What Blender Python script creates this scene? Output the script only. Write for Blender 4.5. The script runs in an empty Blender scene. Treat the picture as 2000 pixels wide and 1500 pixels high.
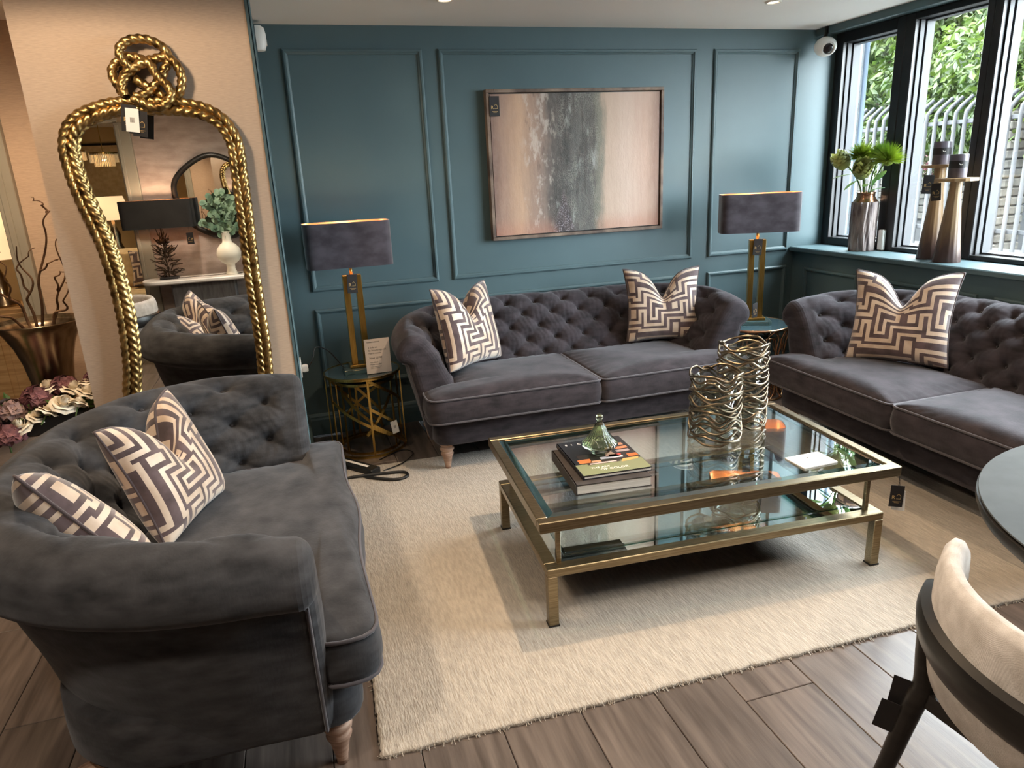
import bpy, bmesh, math, random
import numpy as np
from mathutils import Matrix, Vector, Euler, geometry
PI = math.pi
random.seed(7); RNG = np.random.default_rng(7)
scene = bpy.context.scene
C = scene.collection

# ------------------------------------------------------------------ camera
CAM_H = 1.55
FPX, YAW, PITCH, ROLL = 1366.7, 0.28429, 0.29110, 0.04922
fwd = Vector((math.sin(YAW)*math.cos(PITCH), math.cos(YAW)*math.cos(PITCH), -math.sin(PITCH)))
r0 = Vector((math.cos(YAW), -math.sin(YAW), 0)); d0 = fwd.cross(r0)
rgt = math.cos(ROLL)*r0 + math.sin(ROLL)*d0
dwn = -math.sin(ROLL)*r0 + math.cos(ROLL)*d0
camd = bpy.data.cameras.new('camera'); cam = bpy.data.objects.new('camera', camd); C.objects.link(cam)
camd.sensor_width = 36; camd.lens = FPX*36/2000; camd.clip_start = 0.02; camd.clip_end = 200
up, bk = -dwn, -fwd
cam.matrix_world = Matrix(((rgt.x, up.x, bk.x, 0), (rgt.y, up.y, bk.y, 0), (rgt.z, up.z, bk.z, CAM_H), (0, 0, 0, 1)))
scene.camera = cam

# ------------------------------------------------------------------ sky, sun, view
world = bpy.data.worlds.new('sky'); scene.world = world; world.use_nodes = True
bgn = world.node_tree.nodes['Background']
bgn.inputs[0].default_value = (0.86, 0.94, 1.0, 1); bgn.inputs[1].default_value = 17.0
sund = bpy.data.lights.new('sun', 'SUN'); sund.energy = 6.0; sund.angle = math.radians(3); sund.color = (1, .95, .86)
sun = bpy.data.objects.new('sun', sund); C.objects.link(sun)
sun.rotation_euler = Vector((.28, .25, -1.0)).to_track_quat('-Z', 'Y').to_euler()
# light portal of the window strip: emits nothing, only guides sky sampling through the glazing
pd = bpy.data.lights.new('window_portal', 'AREA'); pd.shape = 'RECTANGLE'; pd.size = 1.5; pd.size_y = 3.9
pd.cycles.is_portal = True
po = bpy.data.objects.new('window_portal', pd); C.objects.link(po)
po.location = (3.93, 2.52, 1.65); po.rotation_euler = (0, PI/2, 0)
scene.view_settings.view_transform = 'Standard'; scene.view_settings.look = 'None'
scene.view_settings.gamma = 1.0; scene.view_settings.use_curve_mapping = False
scene.view_settings.exposure = 1.42
scene.cycles.use_denoising = True
scene.cycles.max_bounces = 10; scene.cycles.diffuse_bounces = 5; scene.cycles.glossy_bounces = 6
scene.cycles.transmission_bounces = 8; scene.cycles.transparent_max_bounces = 24
scene.cycles.sample_clamp_indirect = 6.0
scene.cycles.caustics_reflective = False; scene.cycles.caustics_refractive = False

# ------------------------------------------------------------------ helpers: objects
def tag(o, label, cat, group=None, kind=None):
    o['label'] = label; o['category'] = cat
    if group: o['group'] = group
    if kind: o['kind'] = kind
    return o
def thing(name, label, cat, loc=(0, 0, 0), rot=(0, 0, 0), group=None):
    o = bpy.data.objects.new(name, None); C.objects.link(o); o.empty_display_size = .05
    o.location = loc; o.rotation_euler = rot
    return tag(o, label, cat, group)
def link(name, me, parent=None, loc=None, rot=None, scale=None):
    o = bpy.data.objects.new(name, me); C.objects.link(o)
    if parent is not None: o.parent = parent
    if loc is not None: o.location = loc
    if rot is not None: o.rotation_euler = rot
    if scale is not None: o.scale = scale
    return o
def copy_tree(o, parent=None, loc=None, rot=None, label=None):
    c = o.copy(); C.objects.link(c); c.parent = parent
    if loc is not None: c.location = loc
    if rot is not None: c.rotation_euler = rot
    if label: c['label'] = label
    for ch in list(o.children): copy_tree(ch, c)
    return c

class MB:
    """collects shapes; build() links them as one mesh object"""
    def __init__(s): s.v = []; s.f = []; s.m = []
    def add(s, verts, faces, mi=0):
        b = len(s.v); s.v.extend([tuple(map(float, p)) for p in verts])
        s.f.extend([tuple(b+i for i in f) for f in faces]); s.m.extend([mi]*len(faces)); return s
    def box(s, x0, x1, y0, y1, z0, z1, mi=0, ch=0.0):
        if ch <= 0:
            v = [(x0,y0,z0),(x1,y0,z0),(x1,y1,z0),(x0,y1,z0),(x0,y0,z1),(x1,y0,z1),(x1,y1,z1),(x0,y1,z1)]
            return s.add(v, [(3,2,1,0),(4,5,6,7),(0,1,5,4),(1,2,6,5),(2,3,7,6),(3,0,4,7)], mi)
        c = ch; v = []
        for z, k in ((z0, c), (z0+c, 0), (z1-c, 0), (z1, c)):
            a, b, d, e = x0+k, x1-k, y0+k, y1-k
            q = c if k == 0 else c*.6
            v += [(a+q,d,z),(b-q,d,z),(b,d+q,z),(b,e-q,z),(b-q,e,z),(a+q,e,z),(a,e-q,z),(a,d+q,z)]
        f = [tuple(reversed(range(8))), tuple(range(24, 32))]
        for r in range(3):
            for i in range(8): j = (i+1) % 8; f.append((r*8+i, r*8+j, r*8+8+j, r*8+8+i))
        return s.add(v, f, mi)
    def grid(s, P, cu=False, cv=False, mi=0, flip=False):
        P = np.asarray(P); n, m = P.shape[:2]; f = []
        for i in range(n if cu else n-1):
            i2 = (i+1) % n
            for j in range(m if cv else m-1):
                j2 = (j+1) % m
                q = (i*m+j, i2*m+j, i2*m+j2, i*m+j2)
                f.append(q[::-1] if flip else q)
        return s.add(P.reshape(-1, 3), f, mi)
    def tube(s, pts, r, n=8, closed=False, caps=True, flat=None, mi=0):
        P = np.array(pts, float); L = len(P); rr = np.full(L, r, float) if np.isscalar(r) else np.asarray(r, float)
        T = (np.roll(P, -1, 0)-np.roll(P, 1, 0)) if closed else np.gradient(P, axis=0)
        T /= np.linalg.norm(T, axis=1)[:, None]+1e-12
        ref = np.array([0, 0, 1.]) if abs(T[0][2]) < .9 else np.array([1., 0, 0])
        N = np.cross(T[0], ref); N /= np.linalg.norm(N); Ns = []
        for i in range(L):
            N = N-T[i]*np.dot(N, T[i]); N /= np.linalg.norm(N)+1e-12; Ns.append(N)
        Ns = np.array(Ns); Bs = np.cross(T, Ns)
        a = np.arange(n)*2*PI/n; fl = flat or (1, 1)
        ring = P[:, None, :]+(Ns[:, None, :]*np.cos(a)[None, :, None]*fl[0]+Bs[:, None, :]*np.sin(a)[None, :, None]*fl[1])*rr[:, None, None]
        b = len(s.v); s.grid(ring, cu=closed, cv=True, mi=mi, flip=True)
        if caps and not closed:
            s.f.append(tuple(b+i for i in range(n))); s.m.append(mi)
            s.f.append(tuple(b+(L-1)*n+i for i in reversed(range(n)))); s.m.append(mi)
        return s
    def bar(s, p, q, w, h, upv=(0, 0, 1), mi=0):
        p, q = Vector(p), Vector(q); t = (q-p).normalized(); u = Vector(upv)
        a = t.cross(u)
        if a.length < 1e-4: a = t.cross(Vector((1, 0, 0)))
        a.normalize(); b = a.cross(t).normalized(); v = []
        for e in (p, q):
            for i, j in ((-1,-1),(1,-1),(1,1),(-1,1)): v.append(e+a*(i*w/2)+b*(j*h/2))
        return s.add(v, [(3,2,1,0),(4,5,6,7),(0,1,5,4),(1,2,6,5),(2,3,7,6),(3,0,4,7)], mi)
    def lathe(s, prof, n=32, c=(0, 0), mi=0, cap0=False, cap1=False, rad=None):
        a = np.arange(n)*2*PI/n; P = []
        for r, z in prof:
            k = np.ones(n) if rad is None else np.array([rad(t, z) for t in a])
            P.append(np.stack([c[0]+r*k*np.cos(a), c[1]+r*k*np.sin(a), np.full(n, z)], 1))
        b = len(s.v); s.grid(np.array(P), cv=True, mi=mi, flip=True)
        if cap0: s.f.append(tuple(b+i for i in reversed(range(n)))); s.m.append(mi)
        if cap1: s.f.append(tuple(b+(len(prof)-1)*n+i for i in range(n))); s.m.append(mi)
        return s
    def prism(s, poly, z0, z1, mi=0):
        n = len(poly); v = [(x, y, z0) for x, y in poly]+[(x, y, z1) for x, y in poly]
        f = [tuple(reversed(range(n))), tuple(range(n, 2*n))]+[(i, (i+1) % n, n+(i+1) % n, n+i) for i in range(n)]
        return s.add(v, f, mi)
    def sphere(s, c, r, n=12, m=8, mi=0):
        r = (r, r, r) if np.isscalar(r) else r
        P = []
        for i in range(m+1):
            t = PI*i/m; k = max(math.sin(t), 1e-3)
            P.append([(c[0]+r[0]*k*math.cos(2*PI*j/n), c[1]+r[1]*k*math.sin(2*PI*j/n), c[2]-r[2]*math.cos(t)) for j in range(n)])
        return s.grid(np.array(P), cv=True, mi=mi, flip=True)
    def xform(s, M, a=0):
        s.v[a:] = [tuple(M @ Vector(p)) for p in s.v[a:]]; return s
    def mesh(s, name, mats, smooth=False, angle=None):
        me = bpy.data.meshes.new(name); me.from_pydata(s.v, [], s.f)
        for m in (mats if isinstance(mats, (list, tuple)) else [mats]): me.materials.append(m)
        if len(me.materials) > 1: me.polygons.foreach_set('material_index', s.m)
        if smooth or angle: me.polygons.foreach_set('use_smooth', [True]*len(me.polygons))
        me.update()
        if angle: me.set_sharp_from_angle(angle=math.radians(angle))
        return me
    def build(s, name, mats, parent=None, smooth=False, angle=None, loc=None, rot=None):
        return link(name, s.mesh(name, mats, smooth, angle), parent, loc, rot)
def struct(name, mb, m, parent=None, **k):
    o = mb.build(name, m, parent, **k)
    if parent is None: o['kind'] = 'structure'
    return o
def catmull(pts, n=8, closed=False):
    P = np.array(pts, float); L = len(P); out = []
    for i in range(L if closed else L-1):
        g = (lambda k: P[k % L]) if closed else (lambda k: P[min(max(k, 0), L-1)])
        a, b, c, d = g(i-1), g(i), g(i+1), g(i+2)
        for k in range(n):
            t = k/n; out.append(.5*((2*b)+(c-a)*t+(2*a-5*b+4*c-d)*t*t+(3*b-a-3*c+d)*t**3))
    if not closed: out.append(P[-1])
    return np.array(out)
def resample(P, n, closed=False):
    P = np.asarray(P, float); Q = np.vstack([P, P[:1]]) if closed else P
    d = np.r_[0, np.cumsum(np.linalg.norm(np.diff(Q, axis=0), axis=1))]
    t = np.linspace(0, d[-1], n+1)[:-1] if closed else np.linspace(0, d[-1], n)
    return np.stack([np.interp(t, d, Q[:, k]) for k in range(Q.shape[1])], 1)
def round_poly(pts, r, n=5):
    out = []; L = len(pts)
    for i in range(L):
        p, a, b = Vector(pts[i]), Vector(pts[i-1]), Vector(pts[(i+1) % L])
        ri = r[i] if isinstance(r, (list, tuple)) else r
        u, w = (a-p), (b-p); ri = min(ri, u.length*.48, w.length*.48); u.normalize(); w.normalize()
        A, B = p+u*ri, p+w*ri
        for k in range(n+1):
            t = k/n; out.append(tuple((1-t)**2*A+2*t*(1-t)*p+t*t*B))
    return out
def text_mesh(body, size, m, name='lettering', align='LEFT', ext=.0003):
    cu = bpy.data.curves.new('t', 'FONT'); cu.body = body; cu.size = size; cu.align_x = align; cu.extrude = ext; cu.resolution_u = 2
    o = bpy.data.objects.new('t', cu); C.objects.link(o)
    me = bpy.data.meshes.new_from_object(o.evaluated_get(bpy.context.evaluated_depsgraph_get()))
    bpy.data.objects.remove(o); bpy.data.curves.remove(cu); me.materials.clear(); me.materials.append(m); me.name = name
    return me

# ------------------------------------------------------------------ helpers: materials
def srgb(r, g, b): return tuple(((c/255)/12.92 if c/255 <= .04045 else ((c/255+.055)/1.055)**2.4) for c in (r, g, b))
def node(nt, t, **k):
    n = nt.nodes.new(t)
    for a, b in k.items(): setattr(n, a, b)
    return n
def mat(name, col, rough=.5, metal=0.0, spec=.5, sheen=0.0, sheen_tint=(1, 1, 1), trans=0.0, ior=1.45, coat=0.0, emit=None, es=0.0):
    m = bpy.data.materials.new(name); m.use_nodes = True; b = m.node_tree.nodes['Principled BSDF']; i = b.inputs
    i['Base Color'].default_value = (*col[:3], 1); i['Roughness'].default_value = rough; i['Metallic'].default_value = metal
    i['Specular IOR Level'].default_value = spec; i['Sheen Weight'].default_value = sheen; i['Sheen Tint'].default_value = (*sheen_tint, 1)
    i['Transmission Weight'].default_value = trans; i['IOR'].default_value = ior; i['Coat Weight'].default_value = coat
    if emit: i['Emission Color'].default_value = (*emit, 1); i['Emission Strength'].default_value = es
    return m
def vary(m, c1, c2, scale=8, stretch=(1, 1, 1), detail=4, lo=.35, hi=.65, bump=0.0, bscale=None, bstretch=None, coord='Object', bdist=.01, rand=0.0):
    """procedural colour variation and fine relief on a Principled material"""
    nt = m.node_tree; b = nt.nodes['Principled BSDF']
    tc = node(nt, 'ShaderNodeTexCoord'); mp = node(nt, 'ShaderNodeMapping'); mp.inputs['Scale'].default_value = stretch
    nt.links.new(tc.outputs[coord], mp.inputs[0]); src = mp.outputs[0]
    if rand:
        oi = node(nt, 'ShaderNodeObjectInfo'); ad = node(nt, 'ShaderNodeVectorMath', operation='ADD')
        ml = node(nt, 'ShaderNodeMath', operation='MULTIPLY'); ml.inputs[1].default_value = 57.0
        nt.links.new(oi.outputs['Random'], ml.inputs[0]); nt.links.new(src, ad.inputs[0]); nt.links.new(ml.outputs[0], ad.inputs[1]); src = ad.outputs[0]
    nz = node(nt, 'ShaderNodeTexNoise'); nz.inputs['Scale'].default_value = scale; nz.inputs['Detail'].default_value = detail
    nt.links.new(src, nz.inputs['Vector'])
    cr = node(nt, 'ShaderNodeValToRGB'); cr.color_ramp.elements[0].position = lo; cr.color_ramp.elements[1].position = hi
    cr.color_ramp.elements[0].color = (*c1, 1); cr.color_ramp.elements[1].color = (*c2, 1)
    nt.links.new(nz.outputs['Fac'], cr.inputs[0]); out = cr.outputs[0]
    if rand:
        hs = node(nt, 'ShaderNodeHueSaturation'); mr = node(nt, 'ShaderNodeMapRange')
        mr.inputs['To Min'].default_value = 1-rand; mr.inputs['To Max'].default_value = 1+rand
        nt.links.new(oi.outputs['Random'], mr.inputs[0]); nt.links.new(mr.outputs[0], hs.inputs['Value']); nt.links.new(out, hs.inputs['Color']); out = hs.outputs[0]
    nt.links.new(out, b.inputs['Base Color'])
    if bump:
        bz = node(nt, 'ShaderNodeTexNoise'); bz.inputs['Scale'].default_value = bscale or scale*4; bz.inputs['Detail'].default_value = 3
        mp2 = node(nt, 'ShaderNodeMapping'); mp2.inputs['Scale'].default_value = bstretch or stretch
        nt.links.new(tc.outputs[coord], mp2.inputs[0]); nt.links.new(mp2.outputs[0], bz.inputs['Vector'])
        bp = node(nt, 'ShaderNodeBump'); bp.inputs['Strength'].default_value = bump; bp.inputs['Distance'].default_value = bdist
        nt.links.new(bz.outputs['Fac'], bp.inputs['Height']); nt.links.new(bp.outputs[0], b.inputs['Normal'])
    return m
def weave(m, freq=300, strength=.3, dist=.002):
    """adds a two-way woven relief"""
    nt = m.node_tree; b = nt.nodes['Principled BSDF']; tc = node(nt, 'ShaderNodeTexCoord'); hs = []
    for d in ('X', 'Z'):
        w = node(nt, 'ShaderNodeTexWave', bands_direction=d); w.inputs['Scale'].default_value = freq; w.inputs['Distortion'].default_value = 2.0
        w.inputs['Detail'].default_value = 2; w.inputs['Detail Scale'].default_value = .6
        nt.links.new(tc.outputs['Object'], w.inputs['Vector']); hs.append(w)
    ad = node(nt, 'ShaderNodeMath', operation='ADD'); nt.links.new(hs[0].outputs['Fac'], ad.inputs[0]); nt.links.new(hs[1].outputs['Fac'], ad.inputs[1])
    bp = node(nt, 'ShaderNodeBump'); bp.inputs['Strength'].default_value = strength; bp.inputs['Distance'].default_value = dist
    nt.links.new(ad.outputs[0], bp.inputs['Height'])
    if b.inputs['Normal'].links: nt.links.new(b.inputs['Normal'].links[0].from_socket, bp.inputs['Normal'])
    nt.links.new(bp.outputs[0], b.inputs['Normal']); return m
def thin_glass(name, tint=(1, 1, 1), refl=1.0, rough=0.0, base=.04):
    """clear sheet: passes light straight, mirrors it more at grazing angles (Schlick)"""
    m = bpy.data.materials.new(name); m.use_nodes = True; nt = m.node_tree; nt.nodes.clear()
    o = node(nt, 'ShaderNodeOutputMaterial'); mx = node(nt, 'ShaderNodeMixShader'); t = node(nt, 'ShaderNodeBsdfTransparent'); g = node(nt, 'ShaderNodeBsdfGlossy')
    t.inputs[0].default_value = (*tint, 1); g.inputs['Roughness'].default_value = rough
    lw = node(nt, 'ShaderNodeLayerWeight'); lw.inputs[0].default_value = .5
    p = node(nt, 'ShaderNodeMath', operation='POWER'); p.inputs[1].default_value = 4.0
    ma = node(nt, 'ShaderNodeMath', operation='MULTIPLY_ADD'); ma.inputs[1].default_value = .9*refl; ma.inputs[2].default_value = base*refl
    nt.links.new(lw.outputs['Facing'], p.inputs[0]); nt.links.new(p.outputs[0], ma.inputs[0]); nt.links.new(ma.outputs[0], mx.inputs[0])
    nt.links.new(t.outputs[0], mx.inputs[1]); nt.links.new(g.outputs[0], mx.inputs[2]); nt.links.new(mx.outputs[0], o.inputs[0]); return m

M = {}
TEAL = srgb(81, 101, 106)
M['teal'] = vary(mat('teal_paint', TEAL, .42, spec=.35), tuple(c*.97 for c in TEAL), tuple(c*1.03 for c in TEAL), 3, bump=.03, bscale=220, bdist=.001)
M['ceiling'] = vary(mat('ceiling_paint', (.91, .89, .87), .6), (.90, .88, .86), (.92, .90, .88), 2)
GC = srgb(190, 168, 148)
M['grass'] = weave(vary(mat('grasscloth', GC, .85, spec=.2), tuple(c*.90 for c in GC), tuple(c*1.06 for c in GC), 34, (1.0, 1.0, 11), 8, bump=.15, bscale=70, bstretch=(2, 2, 26), bdist=.002), 330, .12, .001)
M['taupe'] = vary(mat('taupe_wallpaper', srgb(160, 146, 140), .8), srgb(148, 134, 128), srgb(172, 158, 150), 6, (1, 1, 3), bump=.2, bscale=60)
M['trimgrey'] = vary(mat('grey_trim_paint', srgb(150, 146, 134), .45), srgb(146, 142, 130), srgb(154, 150, 138), 3)
M['cream'] = vary(mat('cream_wall', srgb(205, 178, 130), .8), srgb(198, 170, 122), srgb(210, 184, 138), 3)
M['plank'] = vary(mat('oak_plank', (.1, .08, .07), .30, spec=.5), srgb(76, 67, 62), srgb(116, 104, 97), 5.5, (7, .55, 1), 7, .30, .72, bump=.12, bscale=30, bstretch=(10, .6, 1), bdist=.0015, rand=.13)
M['subfloor'] = mat('dark_joint', (.012, .010, .009), .7)
M['black_frame'] = vary(mat('black_window_frame', (.012, .012, .014), .38), (.010, .010, .012), (.016, .016, .018), 5)
M['window_glass'] = thin_glass('window_glass', (.97, .985, .98), 1.0)
M['glass_top'] = thin_glass('tinted_table_glass', (.90, .955, .945), 1.9, base=.06)
M['glass_edge'] = thin_glass('bevelled_glass_edge', srgb(176, 222, 216), 3.0, base=.12)
M['clear'] = thin_glass('clear_glass', (.95, .97, .96), 1.3)
M['acrylic'] = thin_glass('acrylic', (.97, .97, .97), .9)
M['mirror'] = mat('mirror_silver', (.90, .91, .90), .005, 1.0)
M['mirror_tint'] = mat('tinted_mirror_shelf', (.84, .90, .90), .01, 1.0)
M['bronze'] = vary(mat('brushed_bronze', srgb(146, 130, 104), .32, 1.0), srgb(130, 115, 90), srgb(156, 141, 114), 8, (1, 30, 30))
M['brass'] = vary(mat('brushed_brass', srgb(190, 155, 84), .30, 1.0), srgb(176, 140, 72), srgb(204, 168, 96), 10, (40, 40, 1))
M['rosegold'] = vary(mat('rose_gold', srgb(214, 160, 120), .22, 1.0), srgb(200, 146, 108), srgb(220, 168, 128), 10)
M['rope_gold'] = vary(mat('antique_gold_leaf', srgb(176, 140, 84), .36, 1.0), srgb(104, 78, 44), srgb(200, 166, 108), 26, (1, 1, 1), 5, .32, .60, bump=.25, bscale=90, bdist=.002)
M['nickel'] = vary(mat('antique_nickel', srgb(168, 152, 130), .24, 1.0), srgb(122, 106, 84), srgb(204, 188, 164), 5, (3, 3, .6), 4)
M['lattice'] = vary(mat('aged_bronze_lattice', srgb(112, 98, 82), .33, 1.0), srgb(80, 68, 54), srgb(146, 132, 112), 20)
VL = srgb(88, 84, 90)
def velvet(name, a, b, sheen=.55):
    return vary(mat(name, a, .80, spec=.15, sheen=sheen, sheen_tint=(.86, .88, .95)), a, b, 11, (1, 1, 2.6), 9, .26, .72, bump=.30, bscale=120, bstretch=(1, 1, .3), bdist=.002)
M['velvet'] = velvet('charcoal_velvet', srgb(33, 30, 33), srgb(64, 58, 63), .16)
M['velvet_grey'] = velvet('graphite_velvet', srgb(30, 30, 32), srgb(68, 68, 71), .14)
M['pipe'] = mat('velvet_piping', srgb(66, 62, 67), .8, sheen=.25, sheen_tint=(.85, .86, .92))
M['button'] = mat('velvet_button', srgb(36, 33, 36), .85, sheen=.3)
M['legwood'] = vary(mat('limed_oak_leg', srgb(170, 138, 118), .55), srgb(146, 114, 96), srgb(184, 154, 134), 6, (3, 3, 22))
M['pil_light'] = vary(mat('cushion_satin', srgb(205, 185, 165), .45, spec=.4, sheen=.4), srgb(188, 164, 142), srgb(218, 200, 182), 12)
M['pil_dark'] = vary(mat('cushion_plum_velvet', srgb(72, 56, 58), .8, sheen=.6), srgb(62, 46, 48), srgb(98, 80, 82), 14)
M['pil_pipe'] = mat('cushion_piping', srgb(64, 50, 52), .7, sheen=.4)
M['shade'] = vary(mat('shade_velvet', srgb(62, 56, 64), .8, spec=.15, sheen=.6), srgb(52, 46, 53), srgb(78, 72, 80), 9, (1, 1, 1.5), 5)
M['copper'] = mat('copper_lining', srgb(222, 164, 118), .4, .5)
M['bulb'] = mat('warm_bulb', (1, .8, .6), .4, emit=(1, .74, .46), es=3.2)
M['black'] = vary(mat('matt_black', (.012, .011, .011), .5), (.010, .009, .009), (.018, .017, .016), 6)
M['blackwood'] = vary(mat('black_stained_wood', (.012, .010, .009), .35), (.008, .007, .006), (.018, .015, .013), 4, (2, 2, 14))
M['cord'] = mat('black_cord', (.01, .01, .01), .45)
M['white'] = mat('white_plastic', srgb(236, 236, 232), .35)
M['paper'] = mat('white_card', srgb(238, 234, 228), .6)
M['tagblack'] = mat('tag_card', srgb(30, 27, 28), .55)
M['taggold'] = mat('tag_gold_ink', srgb(205, 170, 110), .4)
M['ink'] = mat('dark_ink', srgb(52, 50, 50), .7)
M['ink_lt'] = mat('grey_ink', srgb(120, 116, 112), .7)
RUG = srgb(174, 165, 153)
M['rug'] = vary(mat('wool_rug', RUG, .95, spec=.1, sheen=.3), tuple(c*.84 for c in RUG), tuple(c*1.08 for c in RUG), 60, (1.4, .30, 1), 8, bump=.9, bscale=120, bstretch=(1.5, .30, 1), bdist=.006)
M['tabletop'] = vary(mat('grey_stone_laminate', srgb(120, 124, 124), .6, spec=.25), srgb(54, 58, 59), srgb(62, 66, 67), 14)
M['boucle'] = weave(vary(mat('oatmeal_fabric', srgb(208, 199, 191), .9, sheen=.3), srgb(194, 185, 176), srgb(218, 210, 203), 30, bump=.2, bscale=400), 420, .4, .002)

# ================================================================== THE SETTING
D, YP, XR, XS, HC = 4.44, 3.50, -0.07, 3.49, 2.40     # back wall, pier face, return wall, sill nosing, ceiling height
# ---- floor with single planks running away from the camera
floor = struct('floor', MB().box(-4.2, 3.9, -4.2, 6.4, -.12, -.012), M['subfloor'])
PW, PL = .24, 1.52
plank_me = MB().box(-PW/2+.0012, PW/2-.0012, -PL/2+.0012, PL/2-.0012, -.012, 0, ch=.0018).mesh('plank', M['plank'])
ix = 0
for i in range(-17, 15):
    xc = .275+PW*i
    if xc > 3.75: continue
    off = (i*0.618 % 1.0)*PL
    for j in range(-4, 5):
        yc = off+j*PL
        if yc < -4.2+PL/2 or yc > 6.4-PL/2: continue
        if xc < -1.6 and (yc > 3.2 or yc < -2.6): continue
        if yc < -2.9 or yc > 4.9: continue
        link('plank', plank_me, floor, (xc, yc, 0))
struct('ceiling', MB().box(-4.2, 3.594, -4.2, 6.4, HC, HC+.35), M['ceiling'])

def moulding(x0, x1, z0, z1, wall, horizontal_axis='x', at=0.0, sign=-1):
    prof = [(0, 0), (.001, .012), (.008, .017), (.017, .017), (.022, .010), (.029, .006), (.031, 0)]
    rows = []
    for o, h in prof:
        ring = [(x0+o, z0+o), (x1-o, z0+o), (x1-o, z1-o), (x0+o, z1-o)]
        rows.append([((a, at+sign*h, b) if horizontal_axis == 'x' else (at+sign*h, a, b)) for a, b in ring])
    mb = MB().grid(np.array(rows), cv=True, flip=(horizontal_axis == 'x'))
    return mb.build('panel_moulding', M['teal'], wall)
wall_back = struct('wall_back', MB().box(XR-.1, 4.0, D, D+.18, 0, HC), M['teal'])
for x0, x1 in ((.056, .845), (.939, 2.667), (2.80, 3.469)):
    moulding(x0, x1, .917, 2.277, wall_back, at=D); moulding(x0, x1, .30, .806, wall_back, at=D)
def skirting(name, p, q, m, n):
    """p,q: ends on the wall line, n: unit normal into the room"""
    prof = [(0, 0), (.018, 0), (.018, .10), (.014, .112), (.014, .122), (.006, .135), (0, .14)]
    rows = [[(p[0]+n[0]*o, p[1]+n[1]*o, z) for o, z in prof], [(q[0]+n[0]*o, q[1]+n[1]*o, z) for o, z in prof]]
    mb = MB().grid(np.array(rows)); k = len(prof)
    mb.f.append(tuple(range(k))); mb.m.append(0); mb.f.append(tuple(reversed(range(k, 2*k)))); mb.m.append(0)
    return struct(name, mb, m)
skirting('baseboard_back', (XR, D), (3.52, D), M['teal'], (0, -1))
# ---- pier with grasscloth front, teal return
wall_pier = struct('wall_pier', MB().box(-.98, XR-.012, YP, D+.18, 0, HC), M['grass'])
wall_return = struct('wall_return', MB().box(XR-.011, XR, YP-.004, D, 0, HC), M['teal'])
for o, w in ((0.0, .012), (.05, .010)):
    MB().box(XR, XR+.010, YP+.004+o, YP+.004+o+.034, .14, HC, ch=.004).build('architrave_strip', M['teal'], wall_return)
skirting('baseboard_return', (XR, YP), (XR, D-.02), M['teal'], (1, 0))
skirting('baseboard_pier', (-.98, YP), (XR-.012, YP), M['grass'], (0, -1))
# ---- recess left of the pier with a cased opening
struct('wall_recess', MB().box(-1.36, -.981, 4.40, 4.56, 0, HC), M['grass'])
door1 = struct('door_1', MB().box(-1.45, -1.361, 4.36, 4.56, 0, HC, ch=.004), M['trimgrey'])
MB().box(-1.43, -1.40, 4.352, 4.362, 0, HC-.02, ch=.003).build('architrave_strip', M['trimgrey'], door1)
# ---- window wall
wall_right = struct('wall_right', MB().box(3.53, 3.95, -4.2, D, 0, .905), M['teal'])
for y0, y1 in ((3.78, 4.30), (2.9, 3.70), (1.9, 2.8), (.9, 1.8), (-.1, .8)):
    moulding(y0, y1, .28, .80, wall_right, 'y', at=3.53, sign=-1)
struct('wall_right_light_block', MB().box(3.64, 3.95, -4.2, .58, .941, 2.374), M['teal'])  # unseen solid stretch added instead of further windows, to hold back daylight
struct('trim_1', MB().box(XS, 3.86, -4.2, D, .906, .940, ch=.006), M['teal'])
struct('trim_2', MB().box(3.595, 3.625, -4.2, D, 2.355, HC+.3, ch=.003), M['teal'])
struct('trim_3', MB().box(3.626, 4.02, -4.2, D, 2.375, HC+.35), M['teal'])
skirting('baseboard_right', (3.53, -4.2), (3.53, D), M['teal'], (-1, 0))
# each bay: [y_far, y_near] of glass; mullions between them
bays = [(4.365, 3.905), (3.765, 3.285), (3.19, 2.62), (2.53, 1.96), (1.87, 1.30), (1.21, .64)]
grey_alu = vary(mat('grey_aluminium', (.025, .026, .03), .5, .0), (.022, .023, .027), (.028, .03, .034), 4)
ytop, ybot = 2.372, .942
for k, (a, b) in enumerate(bays):
    lo = D-.002 if k == 0 else (bays[k-1][1]+a)/2
    hi = (b+bays[k+1][0])/2 if k+1 < len(bays) else b-.05
    z0, z1 = (.995, 2.305) if k == 0 else (.968, 2.335)
    mb = MB()
    mb.box(3.765, 3.845, a, lo, ybot, ytop, ch=.004); mb.box(3.765, 3.845, hi, b, ybot, ytop, ch=.004)
    mb.box(3.767, 3.843, b, a, ybot, z0, ch=.003); mb.box(3.767, 3.843, b, a, z1, ytop, ch=.003)
    w = struct('window_%d' % (k+1), mb, M['black_frame'])
    g = MB()
    g.box(3.846, 3.905, a-.012, lo, ybot, ytop); g.box(3.846, 3.905, hi, b+.012, ybot, ytop)
    g.box(3.846, 3.905, b, a, ybot, z0+.01); g.box(3.846, 3.905, b, a, z1-.01, ytop)
    g.build('outer_frame', grey_alu, w)
    MB().box(3.812, 3.818, b, a, z0, z1).build('pane', M['window_glass'], w)
    if k < 3:
        sp = MB()
        for yy in (a-.006, b+.006): sp.box(3.80, 3.83, yy-.004, yy+.004, z0, z1)
        sp.build('spacer_bar', grey_alu, w)
    if k == 0:
        h = MB().box(3.750, 3.766, 3.825, 3.855, 1.50, 1.60, ch=.004).box(3.728, 3.752, 3.832, 3.850, 1.55, 1.572, ch=.004)
        h.box(3.722, 3.738, 3.832, 3.850, 1.49, 1.585, ch=.005); h.build('handle', M['black'], w)
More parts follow.
